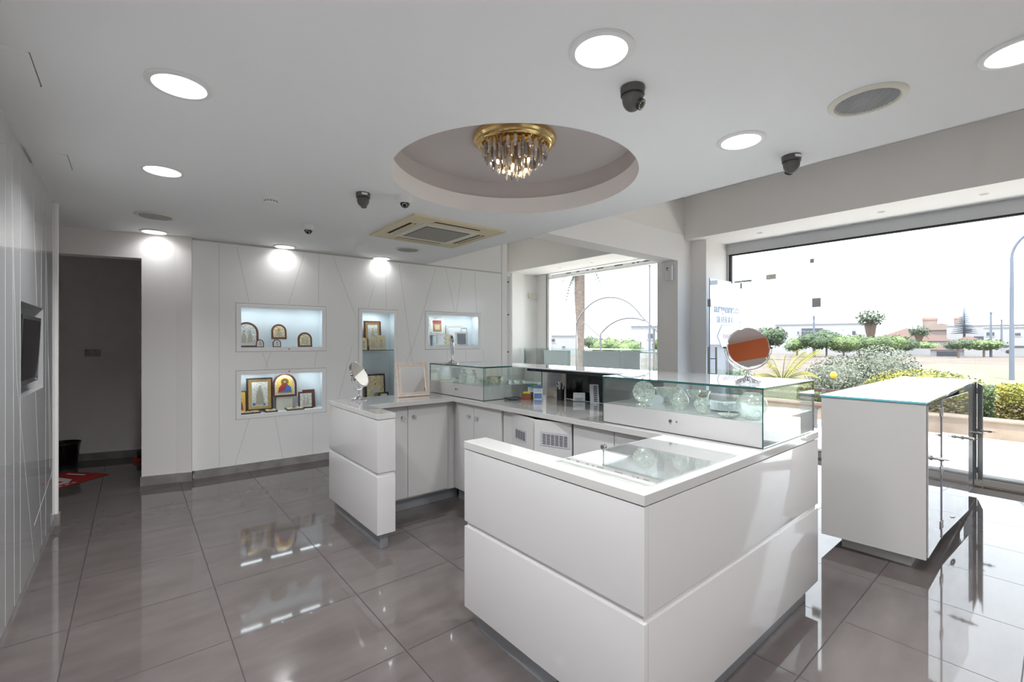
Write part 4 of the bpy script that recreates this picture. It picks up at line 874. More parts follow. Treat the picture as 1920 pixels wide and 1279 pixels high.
# steel clamps and joint of the entrance glazing
mb = MB(); mb.box(6.36, 6.372, 1.952, 1.955, 2.16, 2.55); mb.box(6.36, 6.372, 1.952, 1.955, 2.40, 2.58); tag(obj('glass_joint', mb, M_['aluf']), 'thin vertical grey joint between panes of the big shop window', 'joint')
for (x, y, z, w, hh, m, lab) in ((6.365, 1.953, 2.386, 0.045, 0.05, 'aluf', 'small steel clamp on the vertical glass joint'), (6.365, 1.908, 1.875, 0.09, 0.11, 'grey_card', 'dark square steel lock plate on the shop window'),
                                 (6.365, 2.419, 2.241, 0.12, 0.065, 'creaml', 'pale beige clamp plate high on the shop window'), (6.365, 2.83, 2.16, 0.09, 0.075, 'alu', 'pale pivot fitting at the top of the entrance glass')):
    t = thing('glass_clamp', lab, 'clamp', (x, y, z), group='clamps on the shop window')
    mb = MB(); mb.box(-0.014, 0.014, -w/2, w/2, -hh/2, hh/2, 0.003); obj('plate', mb, M_[m], t)
    mb = MB(); mb.cyl((-0.014, 0, 0), (-0.018, 0, 0), 0.006, n=12); obj('screw', mb, M_['steel'], t)
    if 'pivot' in lab: mb = MB(); mb.box(-0.012, 0.012, -0.17, 0.06, 0.045, 0.072, 0.003); obj('arm', mb, M_['aluf'], t)
# ================================================================= THINGS ON THE COUNTER
def table_mirror(loc, face, tilt, rx, rz_, hz, label, post=0.045, tall=False):
    """chrome mirror: face = compass angle the glass looks to (rad), tilt up, half-axes rx, rz_, centre height hz"""
    t = thing('table_mirror', label, 'mirror', loc, face, group='chrome table mirrors')
    mb = MB(); mb.lathe([(0.058, 0.0), (0.060, 0.005), (0.055, 0.010), (0.045, 0.016), (0.020, 0.026), (0.010, 0.040), (0.0085, 0.045)], n=40)
    for k in range(16): mb.sph((0.055*math.cos(k*PI/8), 0.055*math.sin(k*PI/8), 0.007), 0.006, 8)
    obj('base', mb, M_['chrome'], t)
    mb = MB(); mb.lathe([(0.007, 0.04), (0.0065, hz-rz_-0.015), (0.009, hz-rz_-0.012)], n=20); obj('stem', mb, M_['chrome'], t)
    mb = MB(); a0 = 0.12
    mb.tube([(0, (rx+0.009)*math.cos(a), hz-0.002+(rz_+0.011)*math.sin(a)) for a in [PI+a0*0+k*PI/24 for k in range(25)]], 0.0038, 8)
    obj('fork', mb, M_['chrome'], t)
    T = Matrix.Translation((0, 0, hz)) @ Matrix.Rotation(-tilt, 4, 'Y') @ Matrix.Rotation(PI/2, 4, 'Y') @ Matrix.Diagonal((rz_, rx, 1, 1))
    mb = MB(); mb.T = T; mb.lathe([(0.98, -0.011), (1.0, -0.008), (1.0, 0.008), (0.965, 0.011), (0.955, 0.0085)], n=72, closed=True); mb.lathe([(0.98, -0.011), (0.5, -0.015), (0.0001, -0.017)], n=72, closed=True); hd = obj('rim', mb, M_['chrome'], t)
    mb = MB(); mb.T = T; mb.lathe([(0.957, 0.009), (0.0001, 0.009)], n=72, closed=True); obj('mirror_glass', mb, M_['mirror'], hd, smooth=False)
    for s_ in (-1, 1): mb = MB(); mb.cyl((0, s_*(rx+0.001), hz), (0, s_*(rx+0.016), hz), 0.005, n=12); obj('pivot', mb, M_['black'], t)
    return t
table_mirror((2.388, 1.018, 1.1985), math.radians(-157+17.5), math.radians(7.3), 0.101, 0.101, 0.178, 'round chrome mirror reflecting orange, standing on the near glass showcase')
table_mirror((1.447, 3.745, 0.9205), math.radians(-49), math.radians(27), 0.115, 0.115, 0.212, 'tilted oval chrome mirror on the left corner of the worktop')
table_mirror((2.30, 3.66, 1.1985), math.radians(-26), math.radians(3), 0.085, 0.10, 0.165, 'chrome mirror seen edge-on, standing on the far glass showcase')
# framed mirror leaning back on its strut
t = thing('framed_mirror', 'champagne moulded picture-frame mirror standing on the worktop beside the oval mirror', 'mirror', (1.908, 3.66, 0.9205), math.radians(-7))
L = Matrix.Rotation(-0.22, 4, 'X'); w, hh, f = 0.293, 0.305, 0.034; mb = MB(); mb.T = L
for (x0, x1, z0, z1) in ((-w/2, w/2, 0, f), (-w/2, w/2, hh-f, hh), (-w/2, -w/2+f, f, hh-f), (w/2-f, w/2, f, hh-f)):
    mb.box(x0, x1, -0.010, 0.012, z0, z1, 0.004)
obj('frame', mb, M_['woodl'], t)
mb = MB(); mb.T = L
for (x0, x1, z0, z1) in ((-w/2+.004, w/2-.004, .004, .011), (-w/2+.004, w/2-.004, hh-.011, hh-.004), (-w/2+.004, -w/2+.011, .011, hh-.011), (w/2-.011, w/2-.004, .011, hh-.011),
                         (-w/2+f-.008, w/2-f+.008, f-.007, f), (-w/2+f-.008, w/2-f+.008, hh-f, hh-f+.007), (-w/2+f-.008, -w/2+f, f, hh-f), (w/2-f, w/2-f+.008, f, hh-f)): mb.box(x0, x1, -0.015, -0.009, z0, z1, 0.002)
obj('bead_moulding', mb, P('pale_bead', (0.72, 0.62, 0.54), 0.4), t)
mb = MB(); mb.T = L; mb.box(-w/2+f-.002, w/2-f+.002, -0.004, -0.002, f-.002, hh-f+.002); obj('mirror_glass', mb, M_['mirror'], t)
mb = MB(); mb.tube([(0, 0.045, 0.20), (0, 0.13, 0.003)], 0.004, 6); obj('strut', mb, M_['woodl'], t)
WZ = 0.9203
t = thing('payment_pouch', 'flat dark grey pouch lying on the worktop beside the small box', 'pouch', (2.43, 2.93, WZ), math.radians(-52))
mb = MB(); mb.sph((0, 0, 0.011), 0.075, 24, (1.0, 0.55, 0.15)); mb.sph((0.03, 0.005, 0.018), 0.04, 16, (1.1, 0.7, 0.25)); obj('pouch', mb, noisy('dark_fabric', (0.02, 0.02, 0.025), (0.10, 0.10, 0.12), 60, 0.7), t)
t = thing('card_box', 'small cream and brown cardboard box with yellow paper in it', 'box', (2.56, 2.895, WZ), math.radians(-55))
mb = MB(); mb.box(-0.045, 0.045, -0.04, 0.04, 0, 0.004)
for (x0, x1, y0, y1, mi) in ((-0.045, -0.042, -0.04, 0.04, 1), (0.042, 0.045, -0.04, 0.04, 0), (-0.042, 0.042, -0.04, -0.037, 0), (-0.042, 0.042, 0.037, 0.04, 0)): mb.m(mi).box(x0, x1, y0, y1, 0.004, 0.05)
obj('box', mb, [M_['card'], M_['creamc']], t)
mb = MB(); mb.box(-0.03, 0.03, -0.02, 0.02, 0.03, 0.058, T=Matrix.Rotation(0.2, 4, 'Z') @ Matrix.Rotation(0.1, 4, 'X')); obj('yellow_paper', mb, M_['yellow'], t)
mb = MB(); mb.cyl((-0.0455, 0, 0.024), (-0.0465, 0, 0.024), 0.012, n=18); obj('emblem', mb, M_['ink'], t)
def tent_card(loc, rz, w, hh, m1, m2, label, name='desk_calendar', cat='desk calendar'):
    t = thing(name, label, cat, loc, rz)
    mb = MB(); mb.box(-w/2, w/2, -0.001, 0.001, 0, hh, T=Matrix.Translation((0, -0.028, 0)) @ Matrix.Rotation(-0.3, 4, 'X')); f_ = obj('front_leaf', mb, M_['paper'], t)
    mb = MB(); mb.box(-w/2, w/2, -0.001, 0.001, 0, hh, T=Matrix.Translation((0, 0.028, 0)) @ Matrix.Rotation(0.3, 4, 'X')); obj('rear_leaf', mb, M_[m1], t)
    T = Matrix.Translation((0, -0.028, 0)) @ Matrix.Rotation(-0.3, 4, 'X')
    mb = MB(); mb.box(-w/2+0.006, w/2-0.006, -0.002, -0.001, 0.006, hh*0.42, T=T); obj('print', mb, M_[m2], f_)
    mb = MB()
    for k in range(5): mb.box(-w/2+0.01, w/2-0.012, -0.002, -0.001, hh*0.55+k*hh*0.075, hh*0.565+k*hh*0.075, T=T)
    obj('text_lines', mb, M_['ink'], f_); return t
tent_card((2.675, 2.945, WZ), math.radians(-56), 0.085, 0.12, 'paperb', 'paperb', 'blue and green desk calendar behind the pale one')
tent_card((2.635, 2.835, WZ), math.radians(-48), 0.075, 0.12, 'paperb', 'paperb', 'pale desk calendar with blue bottom in front of the other')
mb = MB(); mb.box(-0.03, 0.03, 0, 0.001, 0.09, 0.12, T=Matrix.Translation((2.657, 2.915, WZ)) @ Matrix.Rotation(math.radians(-56), 4, 'Z')); o = obj('green_print', mb, M_['paperg'], bpy.data.objects['desk_calendar'], world=True)
# pen cup
t = thing('pen_cup', 'black mesh pen cup full of pens on the worktop', 'pen cup', (2.72, 2.655, WZ))
mb = MB(); mb.lathe([(0.030, 0), (0.032, 0.092), (0.030, 0.092), (0.028, 0.004), (0.0001, 0.004)], n=28); obj('cup', mb, M_['black'], t)
for k in range(9):
    a = k*2*PI/9; r = 0.017+(k % 3)*0.003; mb = MB(); z1 = 0.125+0.025*((k*7) % 4)/3
    mb.tube([(r*0.4*math.cos(a), r*0.4*math.sin(a), 0.006), (r*1.5*math.cos(a), r*1.5*math.sin(a), z1)], 0.0042, 8); mb.m(1).tube([(r*1.42*math.cos(a), r*1.42*math.sin(a), z1-0.012), (r*1.55*math.cos(a), r*1.55*math.sin(a), z1+0.006)], 0.0046, 8)
    q = obj('pen', mb, [M_['whitep'] if k % 2 else M_['black'], M_['whitep'] if k % 3 else M_['black']], None, smooth=False)
    q.location = (2.72, 2.655, WZ); tag(q, 'thin pen standing in the black mesh cup', 'pen', 'pens in the black cup')
# card holder
t = thing('card_holder', 'clear holder full of small white cards before the black board', 'card holder', (2.775, 2.50, WZ), math.radians(-50))
mb = MB(); mb.prism([(-0.05, -0.02), (0.05, -0.02), (0.05, 0.02), (-0.05, 0.02)], 0, 0.004); mb.box(-0.052, 0.052, -0.024, -0.020, 0, 0.035); mb.box(-0.052, -0.049, -0.02, 0.02, 0, 0.03); mb.box(0.049, 0.052, -0.02, 0.02, 0, 0.03); obj('holder', mb, M_['sglass'], t, smooth=False)
for k in range(3):
    mb = MB(); mb.box(-0.047, 0.047, -0.012+k*0.01, -0.006+k*0.01, 0.005, 0.062+0.005*k, T=Matrix.Rotation(-0.15, 4, 'X')); obj('card_stack', mb, M_['paper'], t)
mb = MB()
for k in range(3): mb.box(-0.032, 0.02+k*0.006, -0.0245, -0.0241, 0.012+k*0.008, 0.014+k*0.008)
obj('print', mb, M_['ink'], t)
t = thing('leaflet', 'white leaflet leaning on the black board beside the near showcase', 'leaflet', (2.76, 2.325, WZ), math.radians(-42))
mb = MB(); mb.box(-0.035, 0.035, -0.001, 0.001, 0, 0.155, T=Matrix.Rotation(-0.30, 4, 'X')); l_ = obj('sheet', mb, M_['paper'], t)
mb = MB()
for k in range(9): mb.box(-0.006, 0.022, -0.002, -0.001, 0.018+k*0.0145, 0.026+k*0.0145, T=Matrix.Rotation(-0.30, 4, 'X'))
obj('print', mb, M_['ink'], l_)
t = thing('leaflet', 'pale printed sheet clipped under the shelf behind the pen cup', 'leaflet', (2.80, 2.79, 1.0), math.radians(-55))
mb = MB(); mb.box(-0.065, 0.065, -0.001, 0.001, 0.0, 0.155, T=Matrix.Rotation(0.06, 4, 'Y')); l_ = obj('sheet', mb, M_['grey_card'], t)
mb = MB()
for k in range(8): mb.box(-0.045, 0.04, -0.002, -0.001, 0.02+k*0.015, 0.022+k*0.015, T=Matrix.Rotation(0.06, 4, 'Y'))
obj('print', mb, M_['ink'], l_)
mb = MB(); mb.box(-0.014, 0.014, -0.004, 0.003, 0.15, 0.165); obj('clip', mb, M_['paper'], t)
# --- glassware
GZ = 1.0352
GN = 'glassware in the near showcase'; GF = 'glassware in the far showcase'
def vessel(name, label, cat, loc, prof, mat='pglass', n=40, group=GN, extra=None, tilt=None, rz=0.0):
    t = thing(name, label, cat, loc, rz, group); mb = MB()
    if tilt: mb.T = tilt
    mb.lathe(prof, n=n, closed=True); obj('body', mb, M_[mat], t)
    if extra: extra(t)
    return t
def bowl(name, label, loc, r, h, mat='pglass', group=GN, foot=True, n=40):
    pr1 = [(r*0.42, 0), (r*0.44, 0.004), (r*0.12, h*0.16), (r*0.12, h*0.34)] if foot else [(r*0.35, 0)]
    pr1 += [(r*0.45, h*0.42), (r*0.82, h*0.66), (r, h), (r*0.97, h), (r*0.78, h*0.70), (r*0.0001, h*0.46)]
    return vessel(name, label, 'bowl', loc, pr1, mat, n, group)
t = thing('decorated_plate', 'round engraved glass plate upright on a ruffled foot, left in near showcase', 'plate', (2.275, 1.55, GZ), math.radians(-150), GN)
T = Matrix.Translation((0, 0, 0.082)) @ Matrix.Rotation(PI/2-0.12, 4, 'Y')
mb = MB(); mb.T = T; mb.lathe([(0.0001, 0), (0.045, 0.002), (0.062, 0.008), (0.062, 0.012), (0.044, 0.006), (0.0001, 0.004)], n=48, closed=True); obj('plate', mb, M_['pglass'], t)
mb = MB(); mb.lathe([(0.042, 0.0), (0.040, 0.012), (0.020, 0.016), (0.012, 0.024)], n=20)
for k in range(10): mb.sph((0.038*math.cos(k*PI/5), 0.038*math.sin(k*PI/5), 0.009), 0.010, 8, (1, 1, 0.8))
obj('foot', mb, M_['pglass'], t)
bowl('footed_bowl', 'wide footed engraved glass bowl behind the long-necked vase', (2.45, 1.50, GZ), 0.082, 0.095)
bowl('footed_bowl', 'smaller footed engraved glass bowl between the two vases', (2.54, 1.36, GZ), 0.066, 0.085)
mb = None
vessel('glass_vase', 'pear-shaped engraved glass vase with narrow neck, near showcase', 'vase', (2.285, 1.33, GZ), [(0.0001, 0.003), (0.026, 0), (0.036, 0.02), (0.047, 0.048), (0.045, 0.066), (0.030, 0.090), (0.014, 0.112), (0.012, 0.125), (0.017, 0.132), (0.010, 0.125), (0.012, 0.11)])
def flower(t):
    mb = MB()
    for k in range(6): mb.sph((0.010*math.cos(k*PI/3), 0.010*math.sin(k*PI/3), 0.093), 0.010, 8, (1, 1, 0.8))
    mb.sph((0, 0, 0.100), 0.011, 8); obj('flower', mb, noisy('dried_flower', (0.16, 0.12, 0.08), (0.35, 0.30, 0.20), 80, 0.7), t)
vessel('glass_vase', 'small round glass jar with dried brown flower on top, near showcase', 'vase', (2.262, 1.19, GZ), [(0.0001, 0.003), (0.022, 0), (0.030, 0.018), (0.041, 0.042), (0.039, 0.058), (0.022, 0.074), (0.018, 0.082), (0.026, 0.088), (0.015, 0.08)], extra=flower)
PLN = ['lowest', 'second lowest', 'third from the bottom', 'middle', 'third from the top', 'second from the top', 'topmost']
for k in range(7):
    t = vessel('glass_plate', 'engraved glass plate stacked beside the small jar, %s' % PLN[k], 'plate', (2.46, 1.165, GZ+k*0.0065), [(0.0001, 0.001), (0.04, 0), (0.075, 0.006), (0.078, 0.010), (0.04, 0.004), (0.0001, 0.004)], 'pglass', 40, GN)
    t['group'] = 'stacked glass plates'
def stand(t):
    mb = MB(); mb.lathe([(0.003, 0.0), (0.004, 0.03), (0.003, 0.058)], n=12); mb.lathe([(0.0001, 0.058), (0.022, 0.062), (0.026, 0.068), (0.0001, 0.061)], n=28, closed=True); obj('upper_dish', mb, M_['pglass'], t)
vessel('tiered_dish', 'two-tier engraved glass dish in front of the stacked plates', 'dish', (2.245, 1.045, GZ), [(0.0001, 0.002), (0.02, 0), (0.046, 0.012), (0.050, 0.018), (0.044, 0.016), (0.0001, 0.006)], extra=stand)
def ribs(t): pass
vessel('ribbed_vase', 'large round ribbed glass vase at the corner of the near showcase', 'vase', (2.285, 0.955, GZ), [(0.0001, 0.004), (0.030, 0), (0.045, 0.014), (0.066, 0.05), (0.070, 0.072), (0.062, 0.098), (0.042, 0.116), (0.032, 0.120), (0.036, 0.126), (0.028, 0.118), (0.0001, 0.10)], 'rglass', 48)
# far showcase
t = thing('picture_easel', 'pale square card on a scrolled clear easel in the far showcase', 'easel card', (2.40, 3.74, GZ), math.radians(-40), GF)
mb = MB(); mb.box(-0.04, 0.04, -0.002, 0.002, 0.02, 0.12, T=Matrix.Rotation(-0.12, 4, 'X')); obj('card', mb, M_['nichew'], t)
for s_ in (-1, 1): mb = MB(); mb.tube([(s_*0.05, -0.02, 0), (s_*0.045, 0, 0.05), (s_*0.05, 0.004, 0.10), (s_*0.06, 0.0, 0.125)], 0.004, 8); obj('scroll', mb, M_['pglass'], t)
bowl('glass_dish', 'little green-tinted glass dish beside the easel, far showcase', (2.30, 3.55, GZ), 0.035, 0.045, 'gglass', GF, False)
bowl('glass_dish', 'tiny engraved glass dish left of the first vase, far showcase', (2.33, 3.47, GZ), 0.028, 0.055, 'pglass', GF, False)
VP = [(0.0001, 0.003), (0.018, 0), (0.030, 0.03), (0.040, 0.062), (0.037, 0.082), (0.018, 0.10), (0.012, 0.112), (0.019, 0.124), (0.011, 0.112)]
vessel('glass_vase', 'green-tinted glass vase, left of the two in the far showcase', 'vase', (2.26, 3.40, GZ), VP, 'gglass', group=GF)
vessel('glass_vase', 'dotted clear glass vase, right of the two in the far showcase', 'vase', (2.31, 3.32, GZ), [(r*0.92, z*0.96) for r, z in VP], 'pglass', group=GF)
bowl('glass_dish', 'low engraved glass dish beside the dotted vase, far showcase', (2.35, 3.24, GZ), 0.035, 0.04, 'pglass', GF, False)
bowl('glass_dish', 'low green-tinted glass dish beside the corner of the far showcase', (2.28, 3.14, GZ), 0.038, 0.045, 'gglass', GF, False)
t = thing('gilt_bowl', 'wide glass bowl with gold bands behind the corner glass edge, far showcase', 'bowl', (2.42, 3.155, GZ), 0, GF)
mb = MB(); mb.lathe([(0.0001, 0.002), (0.055, 0), (0.068, 0.02), (0.07, 0.06), (0.067, 0.06), (0.064, 0.02), (0.0001, 0.006)], n=44, closed=True); obj('body', mb, M_['pglass'], t)
for z, r in ((0.012, 0.0655), (0.056, 0.0715)): mb = MB(); mb.lathe([(r, z), (r+0.001, z+0.004), (r, z+0.008), (r-0.003, z+0.004)], n=44, closed=True); obj('gold_band', mb, M_['gold'], t)
for k, (x, y, r, lab) in enumerate([(2.52, 3.10, 0.018, 'small silver bell beside the gold-banded bowl'), (2.60, 3.12, 0.022, 'small engraved dish behind the silver bell'), (2.68, 3.10, 0.022, 'small flat glass dish, last in the far showcase')]):
    vessel('trinket', lab, 'trinket', (x, y, GZ), [(0.0001, 0.001), (r, 0), (r*0.8, r*0.8), (r*0.3, r*1.5), (0.0001, r*1.8)], 'chrome' if k == 0 else 'pglass', 20, GF)
t = thing('cable_bundle', 'loose black and white cables lying along the toe space of the far counter leg', 'cables', (1.8, 3.50, 0.1))
mb = MB(); mb.tube([(1.40+0.07*k, 3.510+0.006*math.sin(k*1.3), 0.1015+0.004*abs(math.sin(k*0.9))) for k in range(12)], 0.004, 6); obj('black_cable', mb, M_['black'], t, world=True)
# ================================================================= OUTSIDE
def ground_z(x, y): return -0.3-0.0135*max(0.0, 0.64*x+0.77*y-8)
mb = MB(); mb.box(6.44, 7.0, -12, 30, -0.1, -0.02); struct('pavement_shade_strip', mb, M_['pave_shade'])  # overhang shadow along the shopfront, painted in as darker paving
mb = MB(); mb.box(7.0, 9.6, -12, 30, -0.1, -0.015); struct('pavement', mb, M_['pave'])
mb = MB(); bm = mb.bm; xs = [9.9]+[14+i*12 for i in range(45)]; ys = [-200+i*12 for i in range(45)]
gr = [[bm.verts.new((x, y, ground_z(x, y))) for y in ys] for x in xs]
for i in range(len(xs)-1):
    for j in range(len(ys)-1): bm.faces.new((gr[i][j], gr[i+1][j], gr[i+1][j+1], gr[i][j+1]))
struct('field', mb, M_['field'], smooth=True)
mb = MB(); bm = mb.bm
vs = [bm.verts.new((x, y, ground_z(x, y)+0.02)) for x, y in ((9.9, -6), (24, -8), (52, -6), (62, 8), (26, 7), (9.9, 7.5))]; bm.faces.new(vs); tag(obj('verge', mb, M_['verge']), 'patch of thin green grass in the dry field', 'grass')['kind'] = 'stuff'
mb = MB(); bm = mb.bm
vs = [bm.verts.new((x, y, ground_z(x, y)+0.02)) for x, y in ((10.2, 5.8), (16, 7.5), (18, 16), (11, 14))]; bm.faces.new(vs); tag(obj('grass_patch', mb, M_['verge']), 'green grass beyond the low wall outside the far window', 'grass')['kind'] = 'stuff'
mb = MB(); mb.box(9.6, 9.9, -12, 30, -0.1, 0.235, 0.01); mb.m(1).box(9.57, 9.93, -12, 30, 0.235, 0.26, 0.006)
tag(obj('garden_wall', mb, [M_['stone'], M_['stone']]), 'low beige stone wall edging the paved terrace', 'wall')
def leaves(mb, c, rad, n, size, flat=0.0, shell=0.55):
    bm = mb.bm; i0 = mb.mi
    for _ in range(n):
        while True:
            p = Vector((random.uniform(-1, 1), random.uniform(-1, 1), random.uniform(-1, 1)))
            if shell < p.length < 1: break
        q = Vector((c[0]+p.x*rad[0], c[1]+p.y*rad[1], c[2]+p.z*rad[2])); s_ = size*random.uniform(0.6, 1.3)
        nrm = (p+Vector((random.uniform(-1, 1), random.uniform(-1, 1), random.uniform(-0.6, 1)))*0.8).normalized()
        u = nrm.cross(Vector((random.random()-0.5, random.random()-0.5, random.random()-0.5))).normalized(); v = nrm.cross(u)
        f = bm.faces.new([bm.verts.new(q+u*s_), bm.verts.new(q+v*s_*0.6), bm.verts.new(q-u*s_), bm.verts.new(q-v*s_*0.6)]); f.material_index = i0
def boxleaves(mb, x0, x1, y0, y1, z0, z1, n, size):
    bm = mb.bm; i0 = mb.mi
    for _ in range(n):
        p = [random.uniform(x0, x1), random.uniform(y0, y1), random.uniform(z0, z1)]
        k = random.random()
        if k < 0.4: p[0] = x0+random.uniform(-0.03, 0.05)
        elif k < 0.8: p[2] = z1+random.uniform(-0.05, 0.03)
        q = Vector(p); s_ = size*random.uniform(0.6, 1.3)
        u = Vector((random.gauss(0, 1), random.gauss(0, 1), random.gauss(0, 1))).normalized(); v = u.orthogonal().normalized()
        f = bm.faces.new([bm.verts.new(q+u*s_), bm.verts.new(q+v*s_*0.6), bm.verts.new(q-u*s_), bm.verts.new(q-v*s_*0.6)]); f.material_index = i0
# trimmed hedges behind the wall
def hedge(label, y0, y1, z1, ms, n):
    t = thing('hedge', label, 'hedge', (10.4, (y0+y1)/2, 0)); mb = MB(); mb.box(10.08, 10.75, y0+0.04, y1-0.04, -0.35, z1-0.08); boxleaves(mb, 10.02, 10.8, y0, y1, 0.0, z1, n, 0.022)
    if len(ms) > 1: mb.m(1); boxleaves(mb, 10.0, 10.3, y0, y1, 0.1, z1*0.65, n//3, 0.024)
    obj('foliage', mb, [M_[m] for m in ms], t, world=True, smooth=False)
hedge('green trimmed hedge behind the low wall, right of the glass-door cabinet', 0.67, 1.35, 0.66, ['leafg'], 5000)
hedge('yellow and brown trimmed hedge behind the low wall at the right edge', -1.6, 0.66, 0.70, ['leafy', 'leafb'], 15000)
hedge('low green hedge seen through the near glass showcase', 2.9, 4.9, 0.36, ['leafg', 'leafy'], 9000)
def bush(label, c, rad, n, size, m, name='bush', stem=True):
    t = thing(name, label, name.replace('_', ' '), (c[0], c[1], ground_z(c[0], c[1]))); mb = MB()
    mb.sph(c, 1.0, 14, (rad[0]*0.6, rad[1]*0.6, rad[2]*0.6)); leaves(mb, c, rad, n, size)
    obj('foliage', mb, M_[m], t, world=True, smooth=False)
    if stem:
        mb = MB(); g = ground_z(c[0], c[1]); mb.tube([(c[0], c[1], g-0.1), (c[0]+0.05, c[1], c[2])], 0.05+rad[2]*0.03, 8); obj('stem', mb, M_['trunk'], t, world=True)
    return t
bush('feathery grey-green olive bush beyond the cabinet top, left half', (16.6, 4.35, 0.25), (1.0, 0.95, 0.75), 5200, 0.035, 'leafo')
bush('feathery grey-green olive bush beyond the cabinet top, right half', (17.6, 3.55, 0.45), (1.0, 0.95, 0.85), 5200, 0.035, 'leafo')
bush('bright yellow-green bush just above the cabinet glass top', (14.6, 2.15, 0.28), (0.9, 1.15, 0.46), 6500, 0.028, 'leafy')
bush('yellow-green leafy shrub under the white house, beside the palm', (13.4, 6.1, 0.1), (0.7, 0.7, 0.6), 2500, 0.03, 'leafl')
def frond(mb, base, az, L, rise, droop, w, n=16, bw=0.03):
    pts = []; d = Vector((math.cos(az), math.sin(az), 0)); side = Vector((-math.sin(az), math.cos(az), 0))
    for i in range(n+1):
        s_ = i/n; pts.append(Vector(base)+d*L*s_*(1-0.15*s_)+Vector((0, 0, rise*s_-droop*s_*s_)))
    mb.tube(pts, 0.012*L, 4, radii=[0.010*L*(1-0.8*i/n)+0.001 for i in range(n+1)])
    for i in range(2, n+1):
        s_ = i/n; ww = w*math.sin(PI*min(1, s_*0.9+0.1))**0.6
        for sg in (-1, 1):
            a = pts[i]; tip = a+side*sg*ww+d*ww*0.55+Vector((0, 0, -ww*0.35)); b = a+d*bw*L
            f = mb.bm.faces.new([mb.bm.verts.new(a), mb.bm.verts.new(b), mb.bm.verts.new(tip)]); f.material_index = mb.mi
t = thing('young_palm', 'young yellow-green palm with arching fronds behind the round mirror', 'palm', (10.95, 3.94, -0.3))
mb = MB()
for k in range(24): frond(mb, (0, 0, 0.80), k*2*PI/24+0.2*random.random(), 0.85, 1.15*random.uniform(0.4, 1.3), 0.66, 0.15, 26, 0.03)
obj('fronds', mb, M_['leafy'], t, smooth=False)
mb = MB(); mb.cyl((0, 0, 0), (0, 0, 0.83), 0.08, 0.05, 12); obj('trunk', mb, M_['trunk'], t)
# tall palm trunk in the far window
t = thing('palm_tree', 'tall thick palm trunk with hanging green fronds outside the far window', 'palm', (18.07, 16.2, -0.5))
mb = MB(); zs_ = [0, 1, 1.9, 2.6, 3.4, 4.4, 5.4, 6.2]; mb.tube([(0.05*math.sin(z), 0, z) for z in zs_], 0.2, 16, radii=[0.24, 0.19, 0.18, 0.21, 0.25, 0.28, 0.26, 0.2]); obj('trunk', mb, M_['trunk'], t)
mb = MB()
for k in range(16): frond(mb, (0, 0, 5.9), k*2*PI/16, 1.5, 0.7, 2.6, 0.45, 18)
for k in range(8): frond(mb, (0, 0, 5.5), math.radians(95+12*k), 0.85+0.05*(k % 3), 0.2, 2.0, 0.28, 18, 0.05)
obj('fronds', mb, M_['leafd'], t, smooth=False)
# arched tube sculpture outside the far window
t = thing('tube_arches', 'grey steel tube arches standing outside the far window', 'sculpture', (12, 9.3, -0.3))
def circ(p0, pm, p1, n=28):
    (x1, y1), (x2, y2), (x3, y3) = p0, pm, p1; d = 2*(x1*(y2-y3)+x2*(y3-y1)+x3*(y1-y2))
    ux = ((x1*x1+y1*y1)*(y2-y3)+(x2*x2+y2*y2)*(y3-y1)+(x3*x3+y3*y3)*(y1-y2))/d; uy = ((x1*x1+y1*y1)*(x3-x2)+(x2*x2+y2*y2)*(x1-x3)+(x3*x3+y3*y3)*(x2-x1))/d
    r = math.hypot(x1-ux, y1-uy); a0 = math.atan2(y1-uy, x1-ux); a1 = math.atan2(y3-uy, x3-ux); am = math.atan2(y2-uy, x2-ux)
    while am < a0: am += 2*PI
    while a1 < a0: a1 += 2*PI
    if a1 < am: a0 += 2*PI
    return [(ux+r*math.cos(a0+(a1-a0)*i/n), uy+r*math.sin(a0+(a1-a0)*i/n)) for i in range(n+1)]
for nm, pts in (('large_arch', circ((10.95, 2.0), (9.483, 2.841), (8.279, 2.179))), ('small_arch', circ((9.814, 1.676), (8.71, 2.131), (8.165, 2.028)))):
    mb = MB(); mb.tube([(12, y, z) for y, z in pts], 0.028, 8); obj(nm, mb, M_['arcm'], t, world=True)
for nm, a, b, r in (('brace', (10.635, 2.076), (9.882, 1.552), 0.02), ('brace', (8.279, 2.179), (7.55, 1.55), 0.022), ('thin_wire', (9.461, 2.805), (8.221, 1.769), 0.007), ('post', (9.86, 1.68), (9.86, -0.3), 0.03), ('post', (7.83, 1.8), (7.83, -0.3), 0.03), ('post', (10.95, 2.0), (10.95, -0.3), 0.02)):
    mb = MB(); mb.tube([(12, a[0], a[1]), (12, b[0], b[1])], r, 8); obj(nm, mb, M_['arcm'], t, world=True)
# poles
def pole(x, y, h, r, label, arm=False, name='lamp_post'):
    g = ground_z(x, y); t = thing(name, label, name.replace('_', ' '), (x, y, g)); mb = MB(); mb.tube([(0, 0, 0), (0, 0, h)], r, 12, radii=[r*1.15, r*0.8]); obj('mast', mb, M_['polem'], t)
    if arm:
        mb = MB(); mb.tube([(0.0, 0-1.3*math.sin(a)*0-1.4*(1-math.cos(a)), h+1.4*math.sin(a)) for a in [k*PI/2/10 for k in range(11)]], r*0.7, 8); obj('arm', mb, M_['polem'], t)
        mb = MB(); mb.box(-0.12, 0.12, -2.1, -1.4, h+1.33, h+1.45, 0.03); obj('lamp_head', mb, M_['whitep'], t)
    else:
        mb = MB(); mb.cyl((0, 0, h), (0, 0, h+0.15), r*1.6, n=10); obj('cap', mb, M_['polem'], t)
pole(32.56, 1.6, 5.9, 0.085, 'tall street lamp with curved arm at the right edge, in the field', True)
pole(26.09, 17.34, 6.9, 0.06, 'slim blue-grey lamp post seen through the far window')
